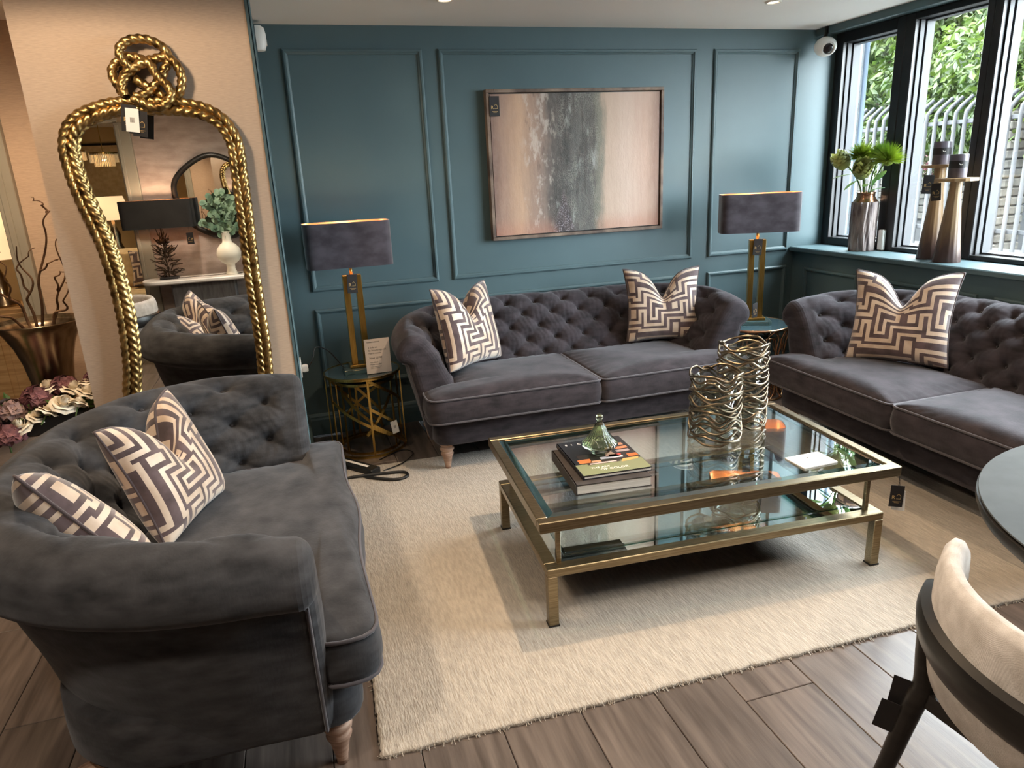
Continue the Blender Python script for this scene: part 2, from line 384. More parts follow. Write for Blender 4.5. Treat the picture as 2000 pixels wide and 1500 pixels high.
# ---- walls behind and around the photographer (seen in the mirror)
wall_rear = struct('wall_rear', MB().box(-1.26, -.34, -.34, -.20, 0, HC), M['taupe'])
door2 = MB(); door2.box(-1.385, -1.262, -.36, -.185, 0, 2.14, ch=.006); door2.box(-2.40, -1.386, -.36, -.185, 2.14, HC, ch=.004)
door2.box(-2.52, -2.401, -.36, -.185, 0, HC, ch=.006)
d2 = struct('door_2', door2, M['trimgrey'])
MB().box(-1.375, -1.345, -.184, -.172, 0, 2.12, ch=.004).box(-2.40, -1.345, -.184, -.172, 2.145, 2.175, ch=.004).build('architrave_strip', M['trimgrey'], d2)
struct('wall_rear_side', MB().box(-4.2, -2.521, -.34, -.20, 0, HC), M['taupe'])
struct('wall_far', MB().box(-4.2, 3.9, -4.2, -4.05, 0, HC), M['cream'])
struct('wall_left', MB().box(-4.2, -4.05, -4.05, 6.4, 0, HC), M['taupe'])
struct('wall_end', MB().box(-4.05, XR-.2, 6.25, 6.4, 0, HC), M['cream'])
struct('wall_side', MB().box(-.36, -.20, D+.19, 6.24, 0, HC), M['cream'])

# ---- ceiling downlights (the place's own lamps)
M['dl_ring'] = mat('downlight_ring', srgb(236, 230, 222), .4)
M['dl_glow'] = mat('downlight_lamp', (1, .9, .8), .4, emit=(1, .80, .58), es=5)
dl_ring = MB().lathe([(.030, -.004), (.034, -.009), (.043, -.009), (.047, 0)], 24).mesh('ring', M['dl_ring'], True)
dl_disc = MB().lathe([(.0005, -.003), (.030, -.003)], 24).mesh('lamp', M['dl_glow'])
WARM = (1.0, .72, .46); SOFT = (1.0, .86, .70)
def downlight(x, y, power, label, size=98, blend=.55, rad=.022, col=WARM, aim=None):
    t = thing('ceiling_downlight', label, 'downlight', (x, y, HC), group='recessed ceiling downlights')
    link('ring', dl_ring, t); link('lamp', dl_disc, t)
    if power:
        ld = bpy.data.lights.new('downlight_beam', 'SPOT'); ld.energy = power; ld.spot_size = math.radians(size); ld.spot_blend = blend
        ld.shadow_soft_size = rad; ld.color = col
        lo = bpy.data.objects.new('downlight_beam', ld); C.objects.link(lo); lo.parent = t; lo.location = (0, 0, -.03)
        if aim: lo.rotation_euler = Vector((aim[0]-x, aim[1]-y, -HC)).to_track_quat('-Z', 'Y').to_euler()
DLW = 11
downlight(.86, 3.80, DLW*.35, 'recessed downlight at the top edge above the panelled corner with the lamp')
downlight(2.70, 3.70, DLW*.35, 'recessed downlight at the top edge above the gap between the sofas')
downlight(1.10, 2.30, DLW*4.6, 'recessed downlight over the glass coffee table', size=118, blend=.8)
downlight(2.62, 1.95, DLW*1.6, 'recessed downlight over the sofa along the windows')
downlight(-.78, 2.55, DLW*2.6, 'recessed downlight over the small grey sofa by the rope mirror', size=178, blend=.16, rad=.10, col=(1, .78, .55))
downlight(.60, .95, DLW*2.3, 'recessed downlight over the near edge of the rug', size=150, blend=1.0, col=SOFT, rad=.05)
downlight(1.70, .30, DLW*2.2, 'recessed downlight over the grey round table', size=150, blend=1.0, col=SOFT, rad=.05)
downlight(-.75, .70, DLW*3.0, 'recessed downlight in front of the console table', size=150, blend=1.0, col=SOFT, rad=.05)
downlight(-1.20, 3.66, DLW*2.6, 'recessed downlight over the trumpet vase beside the pier', size=140, blend=1.0)
downlight(-1.9, -2.0, DLW*1.6, 'recessed downlight in the warm room beyond the doorway')
downlight(-2.9, -3.0, DLW*1.2, 'recessed downlight far back in the warm room')
downlight(1.2, -1.8, DLW*2.5, 'recessed downlight behind the photographer')
downlight(-2.4, 1.6, DLW*.8, 'recessed downlight over the side aisle left of the small sofa')
downlight(-1.9, 5.3, DLW*.9, 'recessed downlight beyond the cased opening on the left')

# ================================================================== OUTSIDE
M['tarmac'] = vary(mat('pale_concrete', (.035, .035, .036), .9), (.03, .03, .031), (.042, .042, .043), 3)
M['fence'] = vary(mat('galvanised_steel', (.011, .012, .0145), .7, .0), (.010, .011, .013), (.0125, .0135, .016), 6)
M['stone'] = vary(mat('limestone', (.05, .047, .04), .9), (.03, .028, .024), (.062, .058, .05), 9, bump=.4, bscale=30, rand=.14)
M['bark'] = vary(mat('tree_bark', srgb(84, 74, 64), .9), srgb(64, 56, 48), srgb(104, 94, 82), 12, (3, 3, .6), bump=.5)
def leafmat(name, c1, c2):
    m = bpy.data.materials.new(name); m.use_nodes = True; nt = m.node_tree; b = nt.nodes['Principled BSDF']; o = nt.nodes['Material Output']
    vary(m, c1, c2, 3.5, detail=5, lo=.38, hi=.62); b.inputs['Roughness'].default_value = .5
    t = node(nt, 'ShaderNodeBsdfTranslucent'); mx = node(nt, 'ShaderNodeMixShader'); mx.inputs[0].default_value = .38
    nt.links.new(b.inputs['Base Color'].links[0].from_socket, t.inputs[0]); nt.links.new(b.outputs[0], mx.inputs[1]); nt.links.new(t.outputs[0], mx.inputs[2]); nt.links.new(mx.outputs[0], o.inputs[0])
    return m
M['leaf_a'] = leafmat('bright_leaves', (.014, .032, .003), (.048, .074, .009))
M['leaf_b'] = leafmat('hedge_leaves', (.020, .034, .006), (.048, .062, .015))
M['pink'] = leafmat('pink_blossom', (.16, .05, .07), (.22, .11, .12))
def leaf_cloud(blobs, n, ls, seed, mi=0, mb=None, droop=.5, core=0):
    """blobs: (cx,cy,cz,rx,ry,rz); folded leaves scattered through shells of the blobs"""
    g = np.random.default_rng(seed); mb = mb or MB(); w = np.array([b[3]*b[4]*b[5] for b in blobs])**.66; w /= w.sum()
    for k in g.choice(len(blobs), n, p=w):
        cx, cy, cz, rx, ry, rz = blobs[k]; d = g.normal(size=3); d /= np.linalg.norm(d); r = .55+.5*g.random()
        p = np.array([cx, cy, cz])+d*np.array([rx, ry, rz])*r
        ax = d*.6+g.normal(size=3)*.6; ax[2] -= droop; ax /= np.linalg.norm(ax)
        sd = np.cross(ax, g.normal(size=3)); sd /= np.linalg.norm(sd); nn = np.cross(ax, sd); L = ls*(.6+.8*g.random())
        mb.add([p, p+ax*L*.5+sd*L*.24+nn*L*.08, p+ax*L, p+ax*L*.5-sd*L*.24+nn*L*.08], [(0, 1, 2), (0, 2, 3)], mi)
    if core:
        for b in blobs: mb.sphere(b[:3], (b[3]*core, b[4]*core, b[5]*core), 14, 9, mi)
    return mb
struct('bounce_strip_outside', MB().box(4.03, 6.37, -12, 16, -.02, 0), vary(mat('bounce_paving', (.16, .16, .155), .9), (.14, .14, .135), (.18, .18, .175), 4))  # unseen strip added, paler than the ground beyond, to bounce daylight onto the ceiling
struct('ground_outside', MB().box(4.03, 40, -12, 40, -.3, -.02), vary(mat('pale_paving', (.035, .035, .034), .9), (.03, .03, .029), (.04, .04, .039), 4))
# galvanised bow-top fence on a low kerb wall
tag(MB().box(6.38, 6.66, 1.5, 14, -.02, .62, ch=.02).build('kerb_wall', M['tarmac']), 'low pale concrete kerb wall carrying the steel fence outside', 'wall')
fence = thing('steel_fence', 'grey galvanised steel fence with bent-over bar tops outside the windows', 'fence', (6.5, 0, .62))
for z in (.18, 1.22): MB().box(-.025, .025, 1.6, 13.9, z-.02, z+.02, ch=.004).build('rail', M['fence'], fence)
pale = MB().tube([(.0, 0, .0), (0, 0, 1.24), (.0, -.005, 1.31), (.03, -.03, 1.37), (.10, -.09, 1.46)], .019, 8).mesh('bar', M['fence'], True)
for i in range(104): link('bar', pale, fence, (-.035, 1.7+.115*i, .0))
# stone garden wall and pier with single stones
swall = thing('stone_garden_wall', 'pale coursed stone garden wall behind the steel fence', 'wall', (9.0, 0, 0))
MB().box(.04, .36, 3.5, 17, -.02, 1.20).build('mortar_core', M['tarmac'], swall)
sm = [MB().box(-.02, .06, 0, L, 0, .088, ch=.012).mesh('stone', M['stone']) for L in (.22, .30, .40)]
nst = 0
for r in range(6):
    y = 7.2-random.random()*.3
    while y < 11.8 and nst < 150:
        k = random.randrange(3); link('stone', sm[k], swall, (random.uniform(-.015, .01), y, .62+r*.098)); y += (.22, .30, .40)[k]+.012; nst += 1
spier = thing('stone_pier', 'tall rough stone gate pier behind the fence at the right', 'pillar', (7.7, 6.30, 0))
MB().box(-.15, .15, -.15, .15, -.02, 1.98).build('mortar_core', M['tarmac'], spier)
for r in range(19):
    for q in range(2):
        link('stone', sm[0], spier, (-.165+random.uniform(-.012, .01), -.235+q*.235+(.0 if r % 2 else .01), .04+r*.101))
        link('stone', sm[0], spier, (.235-q*.235, -.165+random.uniform(-.01, .01), .04+r*.101), (0, 0, PI/2))
# hedge, blossom bush, trees
hedge = thing('clipped_hedge', 'yellow-green leafy hedge rising behind the stone garden wall', 'hedge', (10.3, 9, 0))
leaf_cloud([(0, y, 1.5, .7, 1.2, 1.0) for y in (-5, -3, -1, 1, 3, 5, 7)], 16000, .085, 3, core=.66).build('foliage', M['leaf_b'], hedge)['kind'] = 'stuff'
MB().tube([(0, -5, 0), (0, -5, 1.2)], .05).tube([(0, 1, 0), (0, 1, 1.2)], .05).tube([(0, 6, 0), (0, 6, 1.2)], .05).build('stem', M['bark'], hedge)
bush = thing('blossom_bush', 'pink flowering bush above the stone garden wall', 'bush', (9.78, 8.75, 0))
leaf_cloud([(0, 0, 1.30, .25, .55, .22), (.1, -.5, 1.2, .2, .3, .2)], 700, .07, 5).build('foliage', M['leaf_b'], bush)['kind'] = 'stuff'
leaf_cloud([(-.12, 0, 1.38, .2, .5, .2), (-.1, -.45, 1.25, .15, .25, .15)], 420, .075, 6, droop=0).build('blossom', M['pink'], bush)['kind'] = 'stuff'
MB().tube([(0, 0, 0), (0, 0, 1.2)], .03).build('stem', M['bark'], bush)
def tree(label, x, y, blobs, n, ls, seed, h):
    t = thing('leafy_tree', label, 'tree', (x, y, 0), group='trees beyond the fence')
    leaf_cloud(blobs, n, ls, seed, core=.42).build('foliage', M['leaf_a'], t)['kind'] = 'stuff'
    mb = MB().tube(catmull([(0, 0, 0), (.1, .05, h*.35), (-.05, 0, h*.7), (0, 0, h)], 5), np.linspace(.16, .06, 16), 10)
    g = np.random.default_rng(seed)
    for b in blobs: mb.tube(catmull([(0, 0, h*(.3+.3*g.random())), (b[0]*.4, b[1]*.4, b[2]*.6+h*.15), (b[0], b[1], b[2])], 5), np.linspace(.06, .015, 11), 6)
    mb.build('trunk', M['bark'], t, smooth=True)
def blobs(seed, n, sx, sy, z0, z1, r):
    g = np.random.default_rng(seed); return [(g.uniform(-sx, sx), g.uniform(-sy, sy), g.uniform(z0, z1), r*(.7+.6*g.random()), r*(.7+.6*g.random()), r*(.45+.4*g.random())) for _ in range(n)]
tree('broad bright green tree filling the middle window pane', 9.4, 8.0, blobs(11, 26, 1.5, 2.0, 1.5, 3.6, .80), 34000, .115, 12, 3.4)
tree('bright green tree filling the near right-hand window pane', 9.6, 3.4, blobs(15, 20, 1.4, 1.9, 1.5, 3.5, .80), 24000, .115, 16, 3.3)
tree('lighter leafy tree at the far left of the window view', 13.5, 14.6, blobs(13, 24, 1.6, 2.6, 1.4, 4.6, .95), 22000, .14, 14, 4.2)
tree('further tree showing between the fence bars behind the hedge', 14.5, 9.2, blobs(23, 24, 1.4, 2.4, 1.4, 4.6, .95), 22000, .14, 24, 4.2)
# exterior reveal and downpipe by the far jamb
struct('wall_outside', MB().box(3.96, 4.035, D+.02, D+.5, 0, 3.0), vary(mat('pebble_render', (.035,.037,.04), .9), (.028,.03,.032), (.042,.045,.048), 60, bump=.4))
tag(MB().tube([(4.085, D+.075, 0), (4.085, D+.075, 3.0)], .034, 12).build('downpipe', mat('slate_blue_pipe', srgb(62, 74, 88), .5), smooth=True), 'dark slate downpipe outside the far casement', 'pipe')

# ================================================================== SOFAS
def offset_poly(poly, d):
    P = np.array(poly, float); a = np.roll(P, 1, 0); b = np.roll(P, -1, 0); t = b-a; t /= np.linalg.norm(t, axis=1)[:, None]+1e-9
    n = np.stack([t[:, 1], -t[:, 0]], 1); area = np.sum(P[:, 0]*b[:, 1]-b[:, 0]*P[:, 1])
    return P+n*(d if area > 0 else -d)
def fill_ngon(mb, pts, flip=False, mi=0):
    tri = geometry.tessellate_polygon([[Vector(p) for p in pts]]); b = len(mb.v)
    mb.add(pts, [], mi)
    for t in tri: mb.f.append(tuple(b+i for i in (t[::-1] if flip else t))); mb.m.append(mi)
def make_cushion(parent, outline, c, z0, z1, crown, vel, seed=0):
    P = resample(np.array(outline), 132, closed=True); c = np.array(c); g = np.random.default_rng(seed)
    ph = g.uniform(0, 6.28, 6)
    def wob(x, y): return .004*np.sin(7*x+ph[0])*np.sin(6*y+ph[1])+.003*np.sin(13*x+9*y+ph[2])
    rows = []
    ring = lambda s, z: np.column_stack([c[0]+(P[:, 0]-c[0])*s, c[1]+(P[:, 1]-c[1])*s, np.broadcast_to(z, len(P))])
    for s, z in ((.2, z0), (.9, z0), (.985, z0+.004)): rows.append(ring(s, z))
    for k in range(7):
        t = k/6; bulge = .012*math.sin(PI*t); Q = offset_poly(P, bulge)
        rows.append(np.column_stack([Q, np.full(len(P), z0+.008+(z1-z0-.016)*t)]))
    for s in (.985, .96, .92, .86, .78, .68, .56, .42, .28, .14, .02):
        r = ring(s, z1); r[:, 2] = z1+crown*(1-s**4)+wob(r[:, 0], r[:, 1])*(1-s**6)
        # gathers running in from the seam
        arc = np.arange(len(P))*.9; r[:, 2] += .0028*np.sin(arc*2.3+ph[3])*np.exp(-((s-.93)/.08)**2)
        rows.append(r)
    mbc = MB().grid(np.array(rows), cv=True, flip=True); nP = len(P); lastr = (len(rows)-1)*nP; mbc.f.append(tuple(lastr+i for i in range(nP))); mbc.m.append(0)
    o = mbc.build('seat_cushion', vel, parent, smooth=True)
    for z in (z1-.004, z0+.006):
        MB().tube(np.column_stack([offset_poly(P, .003), np.full(len(P), z)]), .0055, 6, closed=True).build('piping', M['pipe'], o, smooth=True)
    return o
def make_leg_mesh():
    return MB().lathe([(.0001, 0), (.015, 0), (.017, .02), (.027, .075), (.033, .088), (.036, .097), (.030, .106), (.028, .110), (.038, .120), (.040, .128), (.034, .138), (.030, .142), (.037, .150), (.039, .158), (.039, .17)], 20).mesh('leg', M['legwood'], True)
LEG = make_leg_mesh()
BUT = MB().sphere((0, 0, 0), (.0105, .0105, .007), 10, 6).mesh('button', M['button'], True)
def make_sofa(name, label, a, b, f0, R, vel, loc, rotz, two=True, group='matching buttoned velvet sofas', legs_front_y=.155, sp=.19, on_rug=False):
    t = thing(name, label, 'sofa', loc, (0, 0, rotz), group)
    # plan path of the inner seat line
    L1 = (b-R)-f0; L2 = PI/2*R; L3 = 2*a-2*R; L = 2*L1+2*L2+L3
    NS = int(L/.0072); S = np.linspace(0, L, NS); px = np.zeros(NS); py = np.zeros(NS); nx = np.zeros(NS); ny = np.zeros(NS)
    for i, s in enumerate(S):
        m_, u = (1, s) if s <= L/2 else (-1, L-s)
        if u < L1: x, y, n = -a, f0+u, (-1, 0)
        elif u < L1+L2: th = PI-(u-L1)/R; x, y, n = -a+R+R*math.cos(th), b-R+R*math.sin(th), (math.cos(th), math.sin(th))
        else: x, y, n = -a+R+(u-L1-L2), b, (0, 1)
        px[i], py[i], nx[i], ny[i] = m_*x, y, m_*n[0], n[1]
    k = 1+.20*np.clip(ny, 0, 1)**1.5
    du = np.minimum(S, L-S); hz = 1-.045*np.clip(1-du/.42, 0, 1)**2
    inner = catmull([(0, .30), (0, .45), (.022, .52), (.058, .61), (.092, .69), (.128, .752), (.166, .792), (.212, .808), (.258, .792), (.292, .752), (.306, .705), (.300, .662), (.277, .636), (.252, .628)], 12)
    inner = resample(inner, 92); outer = catmull([(.246, .618), (.230, .52), (.205, .40), (.178, .26), (.160, .185), (.150, .170)], 6)
    prof = np.vstack([inner, outer, [(.10, .165)]]); NT = len(prof); ni = len(inner)
    arc = np.r_[0, np.cumsum(np.linalg.norm(np.diff(prof, axis=0), axis=1))]
    tg = np.gradient(prof, axis=0); tg /= np.linalg.norm(tg, axis=1)[:, None]; nrm = np.stack([-tg[:, 1], tg[:, 0]], 1)
    t0 = np.interp(.45, inner[:20, 1], arc[:20])
    dS = L/(2*round(L/sp)); dT = .083; T0 = t0+.035
    A = S[:, None]/dS; Bq = (arc[None, :]-T0)/dT
    P_, Q_ = (A+Bq)/2, (A-Bq)/2; bul = np.sqrt(np.abs(np.sin(PI*P_)*np.sin(PI*Q_)))
    pr, qr = np.round(P_), np.round(Q_); a0, b0 = pr+qr, pr-qr; n_end = round(L/dS)
    ok = (b0 >= 0) & (b0 <= 4) & (a0 >= 1) & (a0 <= n_end-1)
    ds, dt = (A-a0)*dS, (Bq-b0)*dT; r = np.hypot(ds, dt); th = np.arctan2(dt, ds)
    F = np.clip((Bq+.9)/.6, 0, 1)*np.clip((5.3-Bq)/.9, 0, 1)*np.clip((du[:, None]-.015)/.06, 0, 1); F = F*F*(3-2*F)
    d = F*(.015*bul-.003)+ok*F*(-.026*np.exp(-(r/.017)**2)-.016*np.exp(-(r/.045)**2))
    d += ok*F*.0022*np.cos(9*th+A)*np.exp(-(r/.055)**2)*(1-np.exp(-(r/.016)**2))
    d += F*.0016*np.sin(S[:, None]*210+6*np.sin(arc[None, :]*19))*np.clip(bul, 0, 1)*.6
    soft = .003*np.sin(S[:, None]*5.1+arc[None, :]*7)+.002*np.sin(S[:, None]*11.7-arc[None, :]*13)
    d = d+soft*(np.arange(NT)[None, :] > ni*.6)
    o = prof[None, :, 0]*k[:, None]+nrm[None, :, 0]*d; z = prof[None, :, 1]*np.where(prof[None, :, 1] > .45, 1+(hz[:, None]-1)*np.clip((prof[None, :, 1]-.45)/.3, 0, 1), 1)+nrm[None, :, 1]*d
    G = np.stack([px[:, None]+nx[:, None]*o, py[:, None]+ny[:, None]*o, z], 2)
    mb = MB().grid(G, flip=True)
    # rounded arm fronts
    rings_all = []
    for e, sgn in ((0, 1), (NS-1, -1)):
        base = np.stack([o[e], z[e]], 1); base = np.vstack([base, [(-.005, .165)]])
        keep = [0]
        for i in range(1, len(base)):
            if np.linalg.norm(base[i]-base[keep[-1]]) > .010: keep.append(i)
        base = base[keep]
        prev = None
        for ins, fw in ((0, 0), (.002, .012), (.008, .023), (.017, .033), (.029, .040), (.043, .044), (.056, .045)):
            q = offset_poly(base, -ins) if ins else base
            pts = np.column_stack([px[e]+nx[e]*q[:, 0], np.full(len(q), py[e]-fw), q[:, 1]])
            if prev is not None: mb.grid(np.array([prev, pts]), cv=True, flip=(sgn < 0))
            prev = pts
            if abs(ins-.002) < 1e-6: rings_all.append(np.array([p for p, w in zip(pts, q) if w[0] > .135 and w[1] < .63]))
        fill_ngon(mb, [tuple(p) for p in prev])
    shell = mb.build('buttoned_back', vel, t, smooth=True)
    for rg in rings_all:
        MB().tube(resample(rg, 60)-np.array([0, .003, 0]), .0050, 6).build('piping', M['pipe'], shell, smooth=True)
    # buttons sunk in the tufts
    for bi in range(5):
        for ai in range(1, n_end):
            if (ai+bi) % 2: continue
            s = ai*dS; i = int(np.argmin(abs(S-s))); j = int(np.argmin(abs(arc-(T0+bi*dT))))
            if F[i, j] < .5: continue
            p = G[i, j]+np.array([nx[i]*nrm[j, 0], ny[i]*nrm[j, 0], nrm[j, 1]])*.004
            nv = Vector((nx[i]*nrm[j, 0], ny[i]*nrm[j, 0], nrm[j, 1]))
            link('button', BUT, t, tuple(p), nv.to_track_quat('Z', 'Y').to_euler())
    # seat base with rounded front
    out = round_poly([(-a-.152, .075), (a+.152, .075), (a+.152, b+.16), (-a-.152, b+.16)], [.10, .10, R+.10, R+.10], 8)
    P = resample(np.array(out), 120, closed=True); rows = [np.column_stack([offset_poly(P, -dd), np.full(len(P), zz)]) for dd, zz in ((.30, .165), (.02, .165), (.006, .170), (0, .182), (0, .25), (.004, .312), (.014, .322), (.3, .322))]
    MB().grid(np.array(rows), cv=True, flip=True).build('seat_base', vel, t, smooth=True)
    # seat cushions
    ae, ai_, yb = a+.185, a-.008, b+.02
    rr = [.06, .03, .03, .05, .02, .05]
    if two:
        for sg in (-1, 1):
            pl = [(sg*ae, .0), (sg*.006, -.012), (sg*.006, yb), (sg*ai_, yb), (sg*ai_, f0-.012), (sg*ae, f0-.022)]
            make_cushion(t, round_poly(pl, rr, 5), (sg*a*.52, .12), .318, .455, .048, vel, seed=5+sg)
    else:
        pl = [(-ae, .02), (-a*.5, .035), (0, .0), (a*.5, .035), (ae, .02), (ae, f0-.022), (ai_, f0-.012), (ai_, yb-.10), (a*.4, yb), (-a*.4, yb), (-ai_, yb-.10), (-ai_, f0-.012), (-ae, f0-.022)]
        make_cushion(t, round_poly(pl, [.07, .2, .2, .2, .07, .05, .02, .12, .1, .1, .12, .02, .05], 5), (0, .11), .318, .455, .050, vel, seed=9)
    for x in (-a-.085, a+.085):
        for y in (legs_front_y, b+.06):
            up_ = .0142 if on_rug and y < .3 else 0.0
            link('leg', LEG, t, (x, y, up_), None, (1, 1, (.17-up_)/.17))
    return t
sofa_a = make_sofa('buttoned_sofa', 'long charcoal velvet buttoned sofa against the panelled teal wall', .77, .63, .225, .30, M['velvet'], (1.50, 3.385, 0), 0.0, on_rug=True)
sofa_b = make_sofa('buttoned_sofa', 'long charcoal velvet buttoned sofa under the windows at the right', .77, .585, .225, .30, M['velvet'], (2.525, 2.42, 0), -PI/2, on_rug=True)
sofa_c = make_sofa('snuggler_sofa', 'small curved grey velvet buttoned sofa nearest the camera at lower left', .545, .70, .195, .40, M['velvet_grey'], (.095, 2.295, 0), PI/2, two=False, sp=.23)

# ================================================================== SCATTER CUSHIONS
def maze_cells(n, seed, bands):
    """stepped labyrinth stripes: Chebyshev distance to a stair-stepped meander, in unit bands"""
    g = random.Random(seed); U = bands; segs = []
    for row in range(-6, 8):
        x, y = -8, row*9-14; k = row % 2
        steps = [(4, 0), (0, 4), (4, 0), (0, 4), (7, 0), (0, -5)] if k == 0 else [(7, 0), (0, -5), (4, 0), (0, 4), (4, 0), (0, 4)]
        i = 0
        while x < U+10:
            dx, dy = steps[i % 6]; segs.append((x, y, x+dx, y+dy)); x += dx; y += dy; i += 1
    S_ = np.array(segs, float); xs = (np.arange(n)+.5)/n*U; X, Y = np.meshgrid(xs, xs, indexing='ij'); dist = np.full((n, n), 1e9)
    for x0, y0, x1, y1 in S_:
        dx = np.maximum(0, np.maximum(min(x0, x1)-X, X-max(x0, x1))); dy = np.maximum(0, np.maximum(min(y0, y1)-Y, Y-max(y0, y1)))
        dist = np.minimum(dist, np.maximum(dx, dy))
    return (np.floor(dist+.5).astype(int) % 2)
def make_pillow(label, loc, yaw, tilt, roll=0.0, h=.25, chop=.17, seed=1, rot90=False, T=.085, bands=26, squash=0.0):
    t = thing('scatter_cushion', label, 'cushion', loc, (0, 0, 0), 'maze-patterned velvet scatter cushions')
    t.rotation_euler = (Matrix.Rotation(yaw, 4, 'Z') @ Matrix.Rotation(tilt, 4, 'X') @ Matrix.Rotation(roll, 4, 'Y')).to_euler()
    N = 92; u = np.linspace(-1, 1, N+1); U, V = np.meshgrid(u, u, indexing='ij')
    def shape(sgn):
        x = h*U*(1-.10*(1-V**2)*np.abs(U)**2); z = h*V*(1-.09*(1-U**2)*np.abs(V)**2)
        vv = np.clip((V+.25)/1.25, 0, 1); dip = chop*np.exp(-(np.abs(U)/.33)**1.6)*vv**1.4
        z = z-dip; x = x*(1+.03*vv)-np.sign(U)*np.abs(U)*(1-np.abs(U))*.05*vv
        th = T*np.clip((1-U**4)*(1-V**4), 0, 1)**.5*(1-.30*vv*np.exp(-(U/.16)**2))*(1-.18*vv)
        y = sgn*th*.98+.020*vv*np.exp(-(U/.2)**2)-squash*.03*U*V
        z = np.maximum(z, -h*.96)
        return np.stack([x, y, z+h*.96], 2)
    mb = MB(); cells = maze_cells(N, seed, bands)
    if rot90: cells = cells.T
    for sgn, fl in ((-1, False), (1, True)):
        mb.grid(shape(sgn), flip=fl); c = cells if sgn < 0 else cells[::-1]
        mb.m[-N*N:] = list(c.reshape(-1))
    body = mb.build('cover', [M['pil_dark'], M['pil_light']], t, smooth=True)
    A = shape(-1); edge = np.vstack([A[:, 0], A[-1, 1:], A[-2::-1, -1], A[0, -2:0:-1]])
    MB().tube(resample(edge, 160, closed=True), .0045, 6, closed=True).build('piping', M['pil_pipe'], t, smooth=True)
    return t
make_pillow('maze-patterned cushion leaning in the left corner of the long wall sofa', (.915, 3.85, .50), .67, -.24, .04, h=.24, seed=2, rot90=True)
make_pillow('maze-patterned cushion with two ears at the right end of the long wall sofa', (2.16, 3.90, .49), -.30, -.22, .0, h=.235, seed=3)
make_pillow('maze-patterned cushion on the sofa under the windows', (2.97, 2.87, .49), -1.02, -.28, -.02, h=.25, seed=4)
make_pillow('upright maze-patterned cushion in the small grey sofa', (-.44, 2.38, .49), 1.25, -.34, .0, h=.212, chop=.19, seed=5, rot90=True)
make_pillow('slumped maze-patterned cushion behind the arm of the small grey sofa', (-.56, 2.07, .49), 2.15, -.55, .30, h=.225, chop=.15, seed=6)

# ================================================================== RUG
rug = thing('wool_rug', 'pale beige hand-woven wool rug with a ragged fringe edge under the coffee table', 'rug', (0, 0, 0))
rc = [(.045, 1.632), (3.10, 1.545), (3.16, 3.64), (.10, 3.745)]
def edge_pts(p, q, n, amp, seed):
    g = np.random.default_rng(seed); P = np.linspace(p, q, n, endpoint=False); d = np.array(q)-np.array(p); d /= np.linalg.norm(d)
    return P+np.outer(g.normal(0, amp, n), [d[1], -d[0]])
ro = np.vstack([edge_pts(rc[i], rc[(i+1) % 4], 180, .0022, i) for i in range(4)]); cc = ro.mean(0)
rows = [np.column_stack([cc+(ro-cc)*s, np.full(len(ro), z)]) for s, z in ((1.0, .0005), (1.001, .008), (.9985, .0125), (.99, .014), (.5, .014), (.01, .014))]
MB().grid(np.array(rows), cv=True, flip=True).build('pile', M['rug'], rug, smooth=True)
fr = MB(); g = np.random.default_rng(4)
for i in range(4):
    for k in range(420 if i in (0, 2) else 60):
        t = g.random(); p = np.array(rc[i])*(1-t)+np.array(rc[(i+1) % 4])*t; d = p-cc; n = np.array([0, -1. if i == 0 else 1.]) if i in (0, 2) else np.array([1. if i == 1 else -1., 0]); L = .004+.009*g.random()*(g.random() > .4)
        q = p+n*L+g.normal(0, .004, 2); fr.bar((p[0], p[1], .007), (q[0], q[1], .002), .0016, .0016)
fr.build('fringe', M['rug'], rug)['kind'] = 'stuff'

# ================================================================== COFFEE TABLE
TH = -.0615; TC = (1.375, 2.352); TW, TD = 1.405, .84
ct = thing('coffee_table', 'low bronze coffee table with a clear glass top over a mirrored shelf', 'coffee table', (TC[0], TC[1], .014), (0, 0, TH))
Zt = .426; hw, hd = TW/2, TD/2
def rect_frame(w, d, bw, z0, z1, ch=.003):
    mb = MB()
    mb.box(-w, w, -d, -d+bw, z0, z1, ch=ch); mb.box(-w, w, d-bw, d, z0, z1, ch=ch)
    mb.box(-w, -w+bw, -d+bw, d-bw, z0, z1, ch=ch); mb.box(w-bw, w, -d+bw, d-bw, z0, z1, ch=ch); return mb
rect_frame(hw, hd, .038, Zt-.040, Zt).build('top_frame', M['bronze'], ct)
rect_frame(hw-.036, hd-.036, .012, Zt-.030, Zt-.010).build('glass_rebate', M['black'], ct)
# bevelled glass: flat plate with sloping border
gw, gd, bv = hw-.039, hd-.039, .026
g0, g1, g2 = Zt-.012, Zt-.006, Zt-.001
MB().box(-gw+bv, gw-bv, -gd+bv, gd-bv, g0, g2).build('glass_top', M['glass_top'], ct)
rows = [[(-gw+bv, -gd+bv, g0), (gw-bv, -gd+bv, g0), (gw-bv, gd-bv, g0), (-gw+bv, gd-bv, g0)], [(-gw, -gd, g0), (gw, -gd, g0), (gw, gd, g0), (-gw, gd, g0)],
        [(-gw, -gd, g1), (gw, -gd, g1), (gw, gd, g1), (-gw, gd, g1)], [(-gw+bv, -gd+bv, g2), (gw-bv, -gd+bv, g2), (gw-bv, gd-bv, g2), (-gw+bv, gd-bv, g2)]]
MB().grid(np.array(rows), cv=True, flip=True).build('glass_bevel', M['glass_edge'], ct)
lw, ld = hw-.030, hd-.030
rect_frame(lw, ld, .046, .196, .228).build('shelf_frame', M['bronze'], ct)
rect_frame(lw-.085, ld-.085, .012, .2235, .2262, ch=.0008).build('shelf_bevel_line', M['glass_edge'], ct)
MB().box(-lw+.044, lw-.044, -ld+.044, ld-.044, .205, .223).build('mirror_shelf', M['mirror_tint'], ct)
